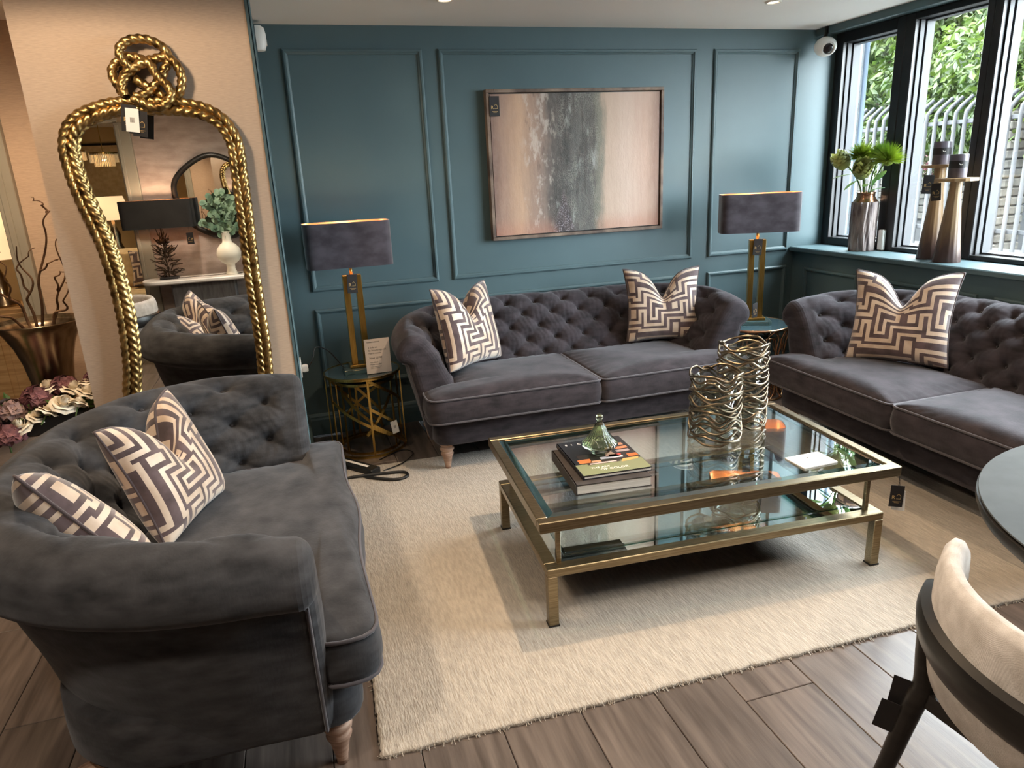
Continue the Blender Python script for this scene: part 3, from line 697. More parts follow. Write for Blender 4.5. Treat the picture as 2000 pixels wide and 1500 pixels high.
for sx in (-1, 1):
    for sy in (-1, 1):
        x0, x1 = sorted((sx*lw, sx*(lw-.036))); y0, y1 = sorted((sy*ld, sy*(ld-.036)))
        MB().box(x0, x1, y0, y1, 0, .197, ch=.002).build('leg', M['bronze'], ct)
        xa, ya = sx*(lw-.052), sy*(ld-.042)
        MB().box(xa-.008, xa+.008, ya-.008, ya+.008, .227, Zt-.039, ch=.001).build('upright', M['bronze'], ct)
        xf, yf = sx*(lw-.018), sy*(ld-.018)
        MB().box(xf-.020, xf+.020, yf-.020, yf+.020, -.0005, .006).build('foot_pad', M['black'], ct)
# hanging swing tags with the shop's emblem (R beside a house outline)
EMB_R = text_mesh('R', .022, M['taggold'])
def house_mesh():
    pts = [(0, 0), (.016, 0), (.016, .012), (.008, .021), (.001, .014)]
    mb = MB()
    for a_, b_ in zip(pts[:-1], pts[1:]): mb.bar((*a_, 0), (*b_, 0), .0011, .0006)
    mb.bar((-.012, -.012, 0), (.018, -.012, 0), .0012, .0005); mb.bar((-.006, -.017, 0), (.012, -.017, 0), .0008, .0005)
    return mb.mesh('house_outline', M['taggold'])
EMB_H = house_mesh()
def swing_tag(parent, loc, rot=(0, 0, 0), s=1.0, plain=False, string=.05, two=False):
    """card hangs in the local xz plane, face towards local -y; top hole at origin"""
    c = MB().box(-.025*s, .025*s, -.0006, .0006, -.092*s, 0, ch=.0003).build('swing_tag', M['paper'] if plain else M['tagblack'], parent, loc=loc, rot=rot)
    if not plain:
        link('emblem', EMB_R, c, (-.018*s, -.0010, -.058*s), (PI/2, 0, 0), (s, s, s)); link('emblem', EMB_H, c, (-.001*s, -.0010, -.057*s), (PI/2, 0, 0), (s, s, s))
    else:
        mb = MB()
        for k in range(5): mb.box(-.008*s+k*.0035*s, -.0065*s+k*.0035*s, -.0011, -.0008, -.055*s, -.035*s)
        mb.build('barcode', M['ink'], c)
    if string: MB().tube([(0, 0, -.006), (.003, 0, string*.5), (-.001, 0, string)], .0009, 5).build('string', M['cord'], c)
    return c
swing_tag(ct, (hw-.012, -hd-.004, Zt-.075), (0, .03, -.45), .95, string=.04)
swing_tag(ct, (hw+.008, -hd+.012, Zt-.105), (0, -.05, -.75), .9, plain=True, string=.05)
swing_tag(sofa_a, (1.098, .195, .735), (0, -.06, .35), .95, string=.035)

# ---- things on the table (table-local helper)
def on_table(x, y, z=0.0):
    return (x, y, Zt+.014-.001+z)
# hurricane vases: glass cylinder in a cage of wavy bronze wires
def hurricane(label, x, y, r, h, seed):
    t = thing('lattice_hurricane', label, 'candle holder', on_table(x, y), group='bronze lattice hurricane vases')
    g = np.random.default_rng(seed); mb = MB(); nr = int(h/.0185); th = np.linspace(0, 2*PI, 97)[:-1]
    for i in range(nr):
        z0 = .008+(h-.016)*i/(nr-1); am = .0105+.005*g.random(); k1 = g.integers(3, 6); p1, p2 = g.uniform(0, 6.28, 2)
        z = z0+am*np.sin(k1*th+p1)+.004*np.sin((k1+2)*th+p2); z = np.clip(z, .003, h); rr = r+.0022*np.sin(2*th+p2)+(.0015 if i % 2 else -.0015)
        mb.tube(np.column_stack([rr*np.cos(th), rr*np.sin(th), z]), .0042, 6, closed=True, flat=(1.0, 1.25))
    mb.build('lattice', M['lattice'], t, smooth=True)
    ri = r*.80
    MB().lathe([(.001, .004), (ri, .004), (ri+.001, .01), (ri+.001, h*.93), (ri-.0025, h*.93), (ri-.0025, .012), (.001, .012)], 40).build('glass_cylinder', M['clear'], t, smooth=True)
hurricane('shorter bronze lattice hurricane vase on the glass coffee table', 1.585, 2.415, .104, .298, 3)
hurricane('taller bronze lattice hurricane vase at the back of the coffee table', 1.795, 2.535, .106, .372, 4)
# books
def book(label, loc, rot, w, d, h, cover, cov=.003, over=.003):
    t = thing('coffee_table_book', label, 'book', loc, (0, 0, rot))
    mb = MB().box(-w/2, w/2, -d/2, d/2, 0, cov).box(-w/2, w/2, -d/2, d/2, h-cov, h).box(-w/2-.002, -w/2+.004, -d/2, d/2, 0, h)
    mb.build('cover', cover, t)
    MB().box(-w/2+.004, w/2-over, -d/2+over, d/2-over, cov, h-cov).build('pages', M['pages'], t); return t
M['pages'] = vary(mat('book_pages', srgb(226, 220, 210), .8), srgb(206, 200, 190), srgb(236, 230, 222), 3, (1, 1, 160))
M['darkcover'] = vary(mat('charcoal_book_cloth', srgb(52, 46, 44), .7), srgb(46, 40, 38), srgb(60, 54, 52), 20)
M['covblack'] = mat('book_cover_black', srgb(34, 36, 42), .25)
book('thick charcoal cloth-bound book at the bottom of the pair on the table', on_table(1.00, 2.285), -.10, .285, .345, .040, M['darkcover'])
bk2 = book('glossy interiors book with a still-life cover on the thicker book', on_table(1.025, 2.315, .0405), -.065, .265, .335, .016, M['covblack'])
# printed cover: flat print as thin coloured panels and lettering
def flat(parent, x0, x1, y0, y1, z, col, name='print', poly=None):
    m = mat('print', col, .3); mb = MB()
    if poly is None: mb.box(x0, x1, y0, y1, z, z+.0002)
    else: mb.prism(poly, z, z+.0002)
    return mb.build(name, m, parent)
zc = .0161; W2, D2 = .265, .335
flat(bk2, -W2/2+.001, W2/2-.001, -D2/2+.001, -D2/2+.10, zc, srgb(128, 132, 100))
flat(bk2, -.10, .128, -.07, .02, zc, srgb(46, 40, 40))
for x, y, w, h_, c in ((-.11, -.06, .05, .035, (206, 120, 70)), (-.065, -.066, .04, .02, (196, 150, 120)), (.07, .035, .05, .022, (214, 130, 92)), (.062, .005, .055, .02, (170, 150, 150)), (.085, .07, .03, .025, (176, 130, 104)), (.02, -.03, .05, .02, (206, 84, 74)), (-.02, -.045, .09, .022, (214, 204, 208)), (.09, -.05, .04, .028, (190, 104, 56))):
    flat(bk2, x, x+w, y, y+h_, zc+.0002, srgb(*c))
flat(bk2, 0, 0, 0, 0, zc+.0002, srgb(222, 172, 142), poly=[(.005, -.03), (.06, -.035), (.038, .03), (.043, .06), (.018, .062), (.022, .03)])
flat(bk2, 0, 0, 0, 0, zc+.0003, srgb(204, 160, 96), poly=[(.045, -.088), (.115, -.078), (.125, -.060), (.06, -.062)])
flat(bk2, -.085, .045, -.082, -.064, zc+.0003, srgb(60, 48, 50)); flat(bk2, -.075, .03, -.079, -.069, zc+.0004, srgb(206, 180, 176))
for i, chx in enumerate('EICHHOLTZ'):
    o = link('lettering', text_mesh(chx, .020, M['paper']), bk2, (-.108+i*.0255, .128, zc+.0006))
o = link('lettering', text_mesh('THE ART', .019, M['paper']), bk2, (-.085, -.118, zc+.0006)); o = link('lettering', text_mesh('OF COLOR', .022, M['paper']), bk2, (-.055, -.140, zc+.0006))
# green ribbed glass tagine jar
M['greenglass'] = mat('green_glass', (.80, .90, .64), .03, trans=1.0, ior=1.45)
jar = thing('glass_tagine_jar', 'small green ribbed glass jar with a pointed tagine lid on the books', 'jar', on_table(1.025, 2.335, .0405+.0164))
MB().lathe([(.001, .0), (.030, .0), (.034, .003), (.050, .018), (.066, .032), (.070, .036), (.068, .040), (.064, .038), (.045, .022), (.028, .008), (.001, .006)], 48).build('bowl', M['greenglass'], jar, smooth=True)
rib = lambda t, z: 1+.035*math.cos(24*t)
MB().lathe([(.068, .041), (.066, .046), (.054, .058), (.040, .076), (.028, .096), (.018, .116), (.012, .128), (.009, .126), (.024, .096), (.036, .076), (.050, .057), (.062, .044)], 96, rad=rib).build('lid', M['greenglass'], jar, smooth=True)
MB().lathe([(.010, .126), (.011, .132), (.008, .135), (.013, .140), (.015, .148), (.012, .156), (.004, .160), (.0005, .160)], 20).build('knob', M['greenglass'], jar, smooth=True)
# loose card
cd = tag(MB().box(-.0775, .0775, -.055, .055, 0, .006, ch=.001).build('card', M['paper'], loc=on_table(1.785, 2.062), rot=(0, 0, .02)), 'blank-looking white note card lying on the right of the coffee table', 'card')
link('lettering', text_mesh('CJS', .012, M['ink_lt']), cd, (-.012, .015, .0065)); 
for k in range(2): MB().box(-.04, .04, -.004-.014*k, -.003-.014*k, .0062, .0063).build('printed_line', M['ink_lt'], cd)

# ================================================================== SIDE TABLES AND LAMPS
M['sideglass'] = mat('dark_tinted_glass_top', srgb(70, 92, 100), .03, spec=.8, coat=.6)
def ring_pts(r, z, n=64): a = np.arange(n)*2*PI/n; return np.column_stack([r*np.cos(a), r*np.sin(a), np.full(n, z)])
def drum_table(name, label, loc, r, h, metal, seed, struts, rotz=0.0, group=None):
    t = thing(name, label, 'side table', loc, (0, 0, rotz), group)
    MB().lathe([(.0005, h-.014), (r-.006, h-.014), (r-.006, h-.004), (.0005, h-.004)], 64).build('glass_top', M['sideglass'], t)
    for z, nm in ((h-.008, 'top_ring'), (.008, 'base_ring')):
        MB().lathe([(r-.006, z-.008), (r, z-.008), (r+.001, z), (r, z+.008), (r-.006, z+.008), (r-.006, z-.008)], 64).build(nm, metal, t, smooth=False)
    for kind, a0, a1, z0, z1 in struts:
        p = [(r*.985*math.cos(a0+(a1-a0)*k/12), r*.985*math.sin(a0+(a1-a0)*k/12), z0+(z1-z0)*k/12) for k in range(13)]
        if kind == 'post': MB().bar(p[0], p[-1], .012, .006, (math.cos(a0), math.sin(a0), 0)).build('post', metal, t)
        else:
            mb = MB(); P = np.array(p); nr = P*[1, 1, 0]; nr /= np.linalg.norm(nr, axis=1)[:, None]
            T_ = np.gradient(P, axis=0); T_ /= np.linalg.norm(T_, axis=1)[:, None]; w = np.cross(nr, T_)
            q = np.stack([P-w*.008-nr*.003, P+w*.008-nr*.003, P+w*.008+nr*.003, P-w*.008+nr*.003], 1)
            mb.grid(q, cv=True); mb.f += [(0, 1, 2, 3), (51, 50, 49, 48)]; mb.m += [0, 0]; mb.build('diagonal_strut', metal, t)
    return t
h1 = .484
stL = drum_table('drum_side_table', 'round brass side table with crossed struts and glass top left of the wall sofa', (.275, 4.10, 0), .222, h1, M['brass'], 1,
    [('post', math.radians(d), math.radians(d), .01, h1-.012) for d in (-12, -88, 20, 100, 172, 208)] +
    [('d', math.radians(-86), math.radians(-24), h1-.02, .30), ('d', math.radians(-86), math.radians(-20), .20, .02), ('d', math.radians(-150), math.radians(-60), .34, .12),
     ('d', math.radians(-88), math.radians(-30), .30, .13), ('d', math.radians(60), math.radians(150), .05, .42), ('d', math.radians(20), math.radians(120), .44, .16)])
swing_tag(stL, (.135, -.185, .20), (0, -.15, .3), .85, plain=True, string=.07)
h2 = .435
drum_table('drum_side_table', 'smaller brass side table nested beneath the round one left of the wall sofa', (.285, 4.115, 0), .176, h2, M['brass'], 2,
    [('post', math.radians(d), math.radians(d), .01, h2-.012) for d in (-35, -145, 60, 120, 190)] +
    [('d', math.radians(-145), math.radians(-80), .38, .17), ('d', math.radians(-100), math.radians(-36), .12, .36), ('d', math.radians(40), math.radians(120), .10, .38)])
# right: rose gold woven cage table
def cage_table(label, loc, r, h):
    t = thing('cage_side_table', label, 'side table', loc)
    MB().lathe([(.0005, h-.014), (r-.006, h-.014), (r-.006, h-.004), (.0005, h-.004)], 64).build('glass_top', M['sideglass'], t)
    MB().tube(ring_pts(r, h-.008), .008, 8, closed=True).build('top_ring', M['rosegold'], t, smooth=True)
    MB().tube(ring_pts(r*.92, .010), .008, 8, closed=True).build('base_ring', M['rosegold'], t, smooth=True)
    for i in range(12):
        for sg in (-1, 1):
            a = 2*PI*i/12; P = []
            for k in range(17):
                u = k/16; an = a+sg*(.24*math.sin(u*2*PI)+.05*math.sin(6*PI*u)); rr = r*(1.0-.10*math.sin(PI*u)-.06*u)
                P.append((rr*math.cos(an), rr*math.sin(an), h-.014-(h-.03)*u))
            MB().tube(P, .0055, 6).build('cage_wire', M['rosegold'], t, smooth=True)
    return t
cage_table('round rose-gold wire cage side table with glass top between the two long sofas', (2.90, 4.02, 0), .245, .500)
cage_in = thing('cage_side_table', 'smaller glass-topped rose-gold table nested under the cage side table', 'side table', (2.92, 4.02, 0))
MB().lathe([(.0005, .416), (.165, .416), (.165, .424), (.0005, .424)], 48).build('glass_top', M['sideglass'], cage_in)
MB().tube(ring_pts(.168, .420), .006, 8, closed=True).build('top_ring', M['rosegold'], cage_in, smooth=True)
MB().tube(ring_pts(.165, .008), .006, 8, closed=True).build('base_ring', M['rosegold'], cage_in, smooth=True)
for i in range(5):
    a = 2*PI*i/5; MB().tube(catmull([(.168*math.cos(a), .168*math.sin(a), .42), (.15*math.cos(a+.3), .15*math.sin(a+.3), .28), (.15*math.cos(a-.2), .15*math.sin(a-.2), .14), (.165*math.cos(a), .165*math.sin(a), .01)], 6), .005, 6).build('cage_wire', M['rosegold'], cage_in, smooth=True)

def table_lamp(label, loc, rotz, w=.47, dp=.20, z_sh=.615, hs=.245, glow=1.9, sw=(0, -.012)):
    """twin-post brass lamp; base at origin; oblong velvet shade with copper lining"""
    t = thing('table_lamp', label, 'lamp', loc, (0, 0, rotz), 'twin-post brass lamps with dark velvet shades')
    MB().box(-.105, .105, -.075, .075, 0, .030, ch=.003).build('glass_block', M['glassblock'], t)
    MB().box(-.068, .068, -.048, .048, .0305, .048, ch=.002).build('base_plate', M['brass'], t)
    for sx in (-1, 1):
        x0, x1 = sorted((sx*.018, sx*.052)); MB().box(x0, x1, -.022, .022, .048, z_sh-.05, ch=.0015).build('post', M['brass'], t)
    MB().box(-.0175, .0175, -.0215, .0215, z_sh-.075, z_sh-.050).build('cross_bar', M['brass'], t)
    MB().tube([(0, 0, z_sh-.052), (0, 0, z_sh-.02), (0, 0, z_sh+.06)], .009, 12).build('neck', M['brass'], t, smooth=True)
    ol = resample(np.array(round_poly([(-w/2, -dp/2), (w/2, -dp/2), (w/2, dp/2), (-w/2, dp/2)], .055, 8)), 96, closed=True)
    il = offset_poly(ol, -.004)
    R_ = lambda Q, z: np.column_stack([Q, np.full(len(Q), z)])
    s = MB().grid(np.array([R_(il, z_sh), R_(ol, z_sh), R_(ol, z_sh+hs), R_(il, z_sh+hs)]), cv=True, flip=True).build('lamp_shade', M['shade'], t, angle=40)
    il2 = offset_poly(ol, -.0045)
    MB().grid(np.array([R_(il2, z_sh+.0005), R_(il2, z_sh+hs-.0005)]), cv=True).build('copper_lining', M['copper'], s, smooth=True)
    sp = MB().tube([(-w/2+.006, 0, z_sh+.055), (w/2-.006, 0, z_sh+.055)], .002, 6).tube([(0, -dp/2+.006, z_sh+.055), (0, dp/2-.006, z_sh+.055)], .002, 6); sp.build('shade_spider', M['brass'], s)
    MB().sphere((0, 0, z_sh+.115), (.028, .028, .04), 14, 10).build('bulb', M['bulb'], t, smooth=True)
    if glow:
        ld = bpy.data.lights.new('lamp_light', 'POINT'); ld.energy = glow; ld.color = (1, .74, .48); ld.shadow_soft_size = .03
        lo = bpy.data.objects.new('lamp_light', ld); C.objects.link(lo); lo.parent = t; lo.location = (0, 0, z_sh+.175)
    swing_tag(t, (.000, -.030, z_sh-.045), (0, .05, .1), 1.15, string=.04)
    return t
M['glassblock'] = mat('clear_glass_block', srgb(190, 225, 222), .02, trans=.9, ior=1.5)
table_lamp('twin-post brass lamp with dark velvet shade on the left side table', (.275, 4.09, .4805), .03, w=.475)
table_lamp('twin-post brass lamp with dark velvet shade by the window corner', (2.91, 4.02, .4965), -.42, w=.50)
# acrylic sign on the left table
sg = thing('acrylic_sign', 'clear acrylic stand holding a printed white sale notice on the left side table', 'sign', (.365, 3.965, .4815), (0, 0, .06))
M['signpaper'] = mat('sign_paper', srgb(226, 214, 206), .6)
MB().box(-.074, .074, -.0035, .0035, 0, .212, ch=.0005).build('acrylic_sleeve', M['acrylic'], sg)
MB().box(-.074, .074, -.045, .045, 0, .003).build('acrylic_foot', M['acrylic'], sg)
pp = MB().box(-.071, .071, -.0022, .0005, .006, .208).build('printed_notice', M['signpaper'], sg)
pp.location = (0, -.0016, 0)
for txt, sz, x, z, b_ in (('WAREHOUSE SALE', .0088, -.058, .188, 1), ('2 Sofa set', .0135, -.052, .155, 0), ('By Stourbridge UK', .0135, -.052, .138, 0), ('Fabric mocha', .0135, -.052, .121, 0), ('Now £2999', .0150, -.050, .093, 1), ('Was £5245', .0100, -.048, .068, 0), ('Floor model', .0130, -.048, .055, 0), ('Delivery charge will apply', .0062, -.048, .044, 0), ('subject to availability', .0062, -.048, .036, 0)):
    link('lettering', text_mesh(txt, sz, M['ink'] if b_ else M['ink_lt']), sg, (x, -.0043, z), (PI/2, 0, 0))
# socket with plug and lamp flex on the return wall, power strip and cables on the floor
so = thing('wall_socket', 'pale double socket with a plug and flex on the teal return wall', 'socket', (XR, 4.02, .56))
MB().box(.0005, .010, -.075, .075, -.045, .045, ch=.003).build('face_plate', M['white'], so)
pl = MB().box(.0105, .045, -.055, -.015, -.020, .020, ch=.006).build('plug', M['paper'], so)
MB().tube(catmull([(.045, -.035, 0), (.075, -.04, .05), (.10, .02, .10), (.17, .06, .06), (.25, .06, -.055), (.29, .07, -.072)], 8), .0035, 6).build('flex', M['cord'], so, smooth=True)
ps = thing('power_strip', 'black power strip with a pale label lying on the floor beside the drum table', 'power strip', (.16, 3.74, .0), (0, 0, -.9))
MB().box(-.16, .16, -.035, .035, .0, .045, ch=.006).build('housing', M['cord'], ps); MB().box(-.10, .10, -.010, .010, .0452, .0456).build('label_strip', M['paper'], ps)
tag(MB().tube(catmull([(.18, 3.62, .008), (.22, 3.56, .022), (.34, 3.48, .022), (.41, 3.50, .022), (.40, 3.56, .022), (.30, 3.585, .022), (.16, 3.60, .022), (.05, 3.62, .012)], 10), .009, 8).build('cable', M['cord'], smooth=True), 'thick black cable looped on the corner of the rug', 'cable')
tag(MB().tube(catmull([(.30, 3.63, .020), (.42, 3.70, .020), (.50, 3.86, .006), (.44, 3.93, .006), (.30, 3.83, .006)], 10), .0032, 6).build('lamp_flex', M['cord'], smooth=True), 'thin black lamp flex trailing in front of the drum table', 'cable')

# ================================================================== PAINTING
PX0, PX1, PZ0, PZ1 = 1.205, 2.408, 1.146, 2.046
pw_, ph_ = PX1-PX0, PZ1-PZ0
pt = thing('framed_painting', 'abstract painting in blush and smoky grey with a weathered wood frame', 'painting', ((PX0+PX1)/2, D-.004, (PZ0+PZ1)/2))
M['pframe'] = vary(mat('weathered_frame', srgb(104, 86, 74), .6), srgb(78, 62, 54), srgb(134, 114, 98), 9, (1, 1, 1), 6, bump=.2)
for nm, a in (('top', (-pw_/2, pw_/2, ph_/2-.020, ph_/2)), ('b', (-pw_/2, pw_/2, -ph_/2, -ph_/2+.020)), ('l', (-pw_/2, -pw_/2+.020, -ph_/2+.020, ph_/2-.020)), ('r', (pw_/2-.020, pw_/2, -ph_/2+.020, ph_/2-.020))):
    MB().box(a[0], a[1], -.052, 0, a[2], a[3], ch=.002).build('frame_side', M['pframe'], pt)
MB().box(-pw_/2+.020, pw_/2-.020, -.020, -.002, -ph_/2+.020, ph_/2-.020).build('backing', M['black'], pt)
def painting_material():
    m = mat('abstract_painting', (.5, .4, .3), .55); nt = m.node_tree; b = nt.nodes['Principled BSDF']; L = nt.links.new
    tc = node(nt, 'ShaderNodeTexCoord'); sx = node(nt, 'ShaderNodeSeparateXYZ'); L(tc.outputs['Object'], sx.inputs[0])
    def math_(op, a, c=None, e=None):
        n = node(nt, 'ShaderNodeMath', operation=op)
        for i, q in enumerate((a, c, e)):
            if q is None: continue
            if isinstance(q, (int, float)): n.inputs[i].default_value = q
            else: L(q, n.inputs[i])
        return n.outputs[0]
    def noise(scale, st, det=6):
        mp = node(nt, 'ShaderNodeMapping'); mp.inputs['Scale'].default_value = st; L(tc.outputs['Object'], mp.inputs[0])
        n = node(nt, 'ShaderNodeTexNoise'); n.inputs['Scale'].default_value = scale; n.inputs['Detail'].default_value = det; n.inputs['Roughness'].default_value = .62
        L(mp.outputs[0], n.inputs['Vector']); return n.outputs['Fac']
    def mix(f, c1, c2):
        n = node(nt, 'ShaderNodeMix', data_type='RGBA')
        L(f, n.inputs['Factor'])
        for k, q in ((6, c1), (7, c2)):
            if isinstance(q, tuple): n.inputs[k].default_value = (*q, 1)
            else: L(q, n.inputs[k])
        return n.outputs[2]
    def step(v, lo, hi):
        n = node(nt, 'ShaderNodeMapRange', interpolation_type='SMOOTHSTEP'); L(v, n.inputs[0]); n.inputs[1].default_value = lo; n.inputs[2].default_value = hi; return n.outputs[0]
    u = math_('MULTIPLY_ADD', sx.outputs[0], 1/1.16, .5); v = math_('MULTIPLY_ADD', sx.outputs[2], 1/.86, .5)
    big = noise(2.6, (1, 1, .45)); streak = noise(9, (3.2, 1, .35)); fine = noise(38, (1, 1, .6), 8)
    ud = math_('ADD', u, math_('MULTIPLY_ADD', big, .20, -.10)); ud = math_('ADD', ud, math_('MULTIPLY_ADD', streak, .08, -.04))
    cr = node(nt, 'ShaderNodeValToRGB'); L(ud, cr.inputs[0]); E_ = cr.color_ramp.elements
    stops = [(0, (126, 98, 86)), (.06, (160, 128, 110)), (.15, (190, 154, 126)), (.22, (160, 130, 112)), (.29, (124, 104, 94)), (.335, (70, 64, 60)), (.42, (58, 58, 56)), (.50, (84, 84, 80)), (.57, (72, 72, 68)), (.63, (118, 114, 100)), (.665, (182, 156, 136)), (.80, (194, 168, 152)), (.92, (182, 150, 132)), (1, (142, 110, 94))]
    E_[0].position = 0; E_[0].color = (*srgb(*stops[0][1]), 1); E_[1].position = 1; E_[1].color = (*srgb(*stops[-1][1]), 1)
    for p, c in stops[1:-1]: e = E_.new(p); e.color = (*srgb(*c), 1)
    col = cr.outputs[0]
    inband = math_('MULTIPLY', step(ud, .33, .40), math_('SUBTRACT', 1.0, step(ud, .58, .66)))
    vo = node(nt, 'ShaderNodeTexVoronoi', feature='DISTANCE_TO_EDGE'); vo.inputs['Scale'].default_value = 75; L(tc.outputs['Object'], vo.inputs['Vector'])
    crack = math_('MULTIPLY', math_('SUBTRACT', 1.0, step(vo.outputs['Distance'], .0, .12)), inband)
    col = mix(math_('MULTIPLY', math_('MULTIPLY', crack, step(noise(7, (1, 1, .8)), .45, .65)), .55), col, srgb(176, 172, 160))
    col = mix(math_('MULTIPLY', math_('MULTIPLY', step(streak, .46, .62), inband), .85), col, srgb(40, 38, 38))
    col = mix(math_('MULTIPLY', math_('MULTIPLY', step(noise(6, (2.2, 1, .8)), .55, .72), inband), .75), col, srgb(176, 178, 172))
    leftm = math_('MULTIPLY', step(ud, .14, .22), math_('SUBTRACT', 1.0, step(ud, .32, .38)))
    col = mix(math_('MULTIPLY', math_('MULTIPLY', leftm, step(noise(13, (1.5, 1, .7)), .5, .62)), .55), col, srgb(206, 192, 180))
    col = mix(math_('MULTIPLY', math_('MULTIPLY', leftm, step(noise(17, (2.5, 1, .5)), .60, .68)), .6), col, srgb(96, 74, 66))
    tri = math_('SUBTRACT', math_('MULTIPLY_ADD', v, -.22, .075), math_('ABSOLUTE', math_('SUBTRACT', u, .405)))
    dark = math_('MULTIPLY', step(math_('ADD', tri, math_('MULTIPLY_ADD', fine, .04, -.02)), .0, .02), 1.0)
    v2 = node(nt, 'ShaderNodeTexVoronoi'); v2.inputs['Scale'].default_value = 130; L(tc.outputs['Object'], v2.inputs['Vector'])
    col = mix(dark, col, mix(step(v2.outputs['Distance'], .15, .5), srgb(150, 140, 146), srgb(44, 34, 42)))
    edge = math_('MULTIPLY', math_('SUBTRACT', 1.0, step(v, .0, .16)), math_('SUBTRACT', 1.0, inband))
    col = mix(math_('MULTIPLY', edge, .45), col, srgb(176, 112, 88))
    col = mix(math_('MULTIPLY_ADD', fine, .30, -.05), col, mix(fine, srgb(96, 78, 68), srgb(206, 186, 170)))
    L(col, b.inputs['Base Color'])
    bp = node(nt, 'ShaderNodeBump'); bp.inputs['Strength'].default_value = .35; bp.inputs['Distance'].default_value = .004
    L(math_('ADD', math_('ADD', fine, streak), crack), bp.inputs['Height']); L(bp.outputs[0], b.inputs['Normal'])
    return m
MB().box(-pw_/2+.027, pw_/2-.027, -.040, -.020, -ph_/2+.027, ph_/2-.027).build('canvas', painting_material(), pt)
swing_tag(pt, (-pw_/2+.050, -.0565, ph_/2-.040), (0, 0, 0), 1.25, string=.042)

# ================================================================== ROPE MIRROR
def rope_mesh(mb, P, R, lobes=3, pitch=.034, hand=1, closed=False, n=14, seg=.0034):
    P = np.asarray(P, float); L = np.sum(np.linalg.norm(np.diff(np.vstack([P, P[:1]]) if closed else P, axis=0), axis=1))
    P = resample(P, int(L/seg), closed); m_ = len(P)
    T = (np.roll(P, -1, 0)-np.roll(P, 1, 0)) if closed else np.gradient(P, axis=0); T /= np.linalg.norm(T, axis=1)[:, None]+1e-12
    Y = np.tile(np.array([0, -1., 0]), (m_, 1)); Y -= T*np.sum(T*Y, 1)[:, None]; Y /= np.linalg.norm(Y, axis=1)[:, None]+1e-9; B = np.cross(T, Y)
    s = np.arange(m_)*L/m_; tw = round(L/(lobes*pitch))*2*PI/L if closed else 2*PI/(lobes*pitch)
    a = np.arange(n)*2*PI/n; r = R*(.70+.34*np.abs(np.cos(lobes/2*(a[None, :]-hand*tw*s[:, None])))**.8)
    G = P[:, None]+r[:, :, None]*(np.cos(a)[None, :, None]*Y[:, None]+np.sin(a)[None, :, None]*B[:, None])
    mb.grid(G, cu=closed, cv=True, flip=True); return mb
rm = thing('rope_mirror', 'tall wall mirror framed in plaited gold rope with a knotted loop at the top', 'mirror', (0, YP, 0))
Lp = [(-.60, 1.900), (-.72, 1.880), (-.812, 1.832), (-.852, 1.750), (-.852, 1.640), (-.832, 1.517), (-.796, 1.361), (-.776, 1.172), (-.774, .972), (-.790, .783), (-.812, .66), (-.80, .50), (-.72, .40)]
Rp = [(-.30, .40), (-.225, .50), (-.222, .66), (-.214, .80), (-.212, .95), (-.212, 1.194), (-.204, 1.428), (-.202, 1.606), (-.204, 1.745), (-.262, 1.845), (-.385, 1.890)]
loop = catmull([(x, 0, z) for x, z in Lp+Rp], 10, closed=True)
loop = resample(loop, 420, closed=True)
lat = offset_poly(loop[:, [0, 2]], .0160); lat2 = offset_poly(loop[:, [0, 2]], -.0160)
for q, hnd, nm in ((lat, 1, 'outer_rope'), (lat2, -1, 'inner_rope')):
    rope_mesh(MB(), np.column_stack([q[:, 0], np.full(len(q), -.040), q[:, 1]]), .0205, 3, .034, hnd, closed=True).build(nm, M['rope_gold'], rm, smooth=True)
mg = MB(); fill_ngon(mg, [(x, -.014, z) for x, z in resample(loop[:, [0, 2]], 140, closed=True)]); mgl = len(mg.v)
glass = mg.build('mirror_glass', M['mirror'], rm)
mb = MB(); q = resample(loop[:, [0, 2]], 140, closed=True); mb.grid(np.array([[(x, -.0145, z) for x, z in q], [(x, -.002, z) for x, z in q]]), cv=True); fill_ngon(mb, [(x, -.002, z) for x, z in q]); mb.build('backboard', M['black'], rm)
knots = [[(-0.5923, 2.0049), (-0.5651, 2.0404), (-0.5753, 2.0642), (-0.5878, 2.0907), (-0.5794, 2.1201), (-0.546, 2.1435), (-0.5067, 2.151), (-0.4667, 2.1453), (-0.4315, 2.1262), (-0.4138, 2.0995), (-0.413, 2.0696), (-0.4317, 2.0396), (-0.449, 2.0096), (-0.4718, 1.9826), (-0.5006, 1.9556), (-0.5342, 1.9348), (-0.565, 1.9292)],
 [(-0.6079, 1.945), (-0.6183, 1.9752), (-0.6316, 2.0052), (-0.6312, 2.0379), (-0.6097, 2.0673), (-0.5768, 2.0878), (-0.5362, 2.0863), (-0.503, 2.0743), (-0.4669, 2.0772), (-0.4296, 2.0861), (-0.3989, 2.0725), (-0.3784, 2.0423), (-0.3714, 2.0028), (-0.3832, 1.9601), (-0.4057, 1.9266)],
 [(-0.594, 1.9327), (-0.6016, 1.963), (-0.5945, 1.9929), (-0.5719, 2.0196), (-0.5376, 2.0462), (-0.5025, 2.0609), (-0.4804, 2.0519), (-0.4703, 2.0248), (-0.4511, 1.9975), (-0.4287, 1.9699), (-0.4183, 1.9422), (-0.4327, 1.9116), (-0.4671, 1.8891), (-0.5033, 1.8898), (-0.5392, 1.9074), (-0.572, 1.9232)],
 [(-0.5571, 2.0045), (-0.5362, 1.9893), (-0.5122, 1.9739), (-0.4826, 1.9553), (-0.4568, 1.9305)]]
depth = [(-.052, .014, 2.2, .4), (-.036, .014, 2.5, 1.6), (-.066, .010, 2.0, 2.8), (-.026, 0, 1, 0)]
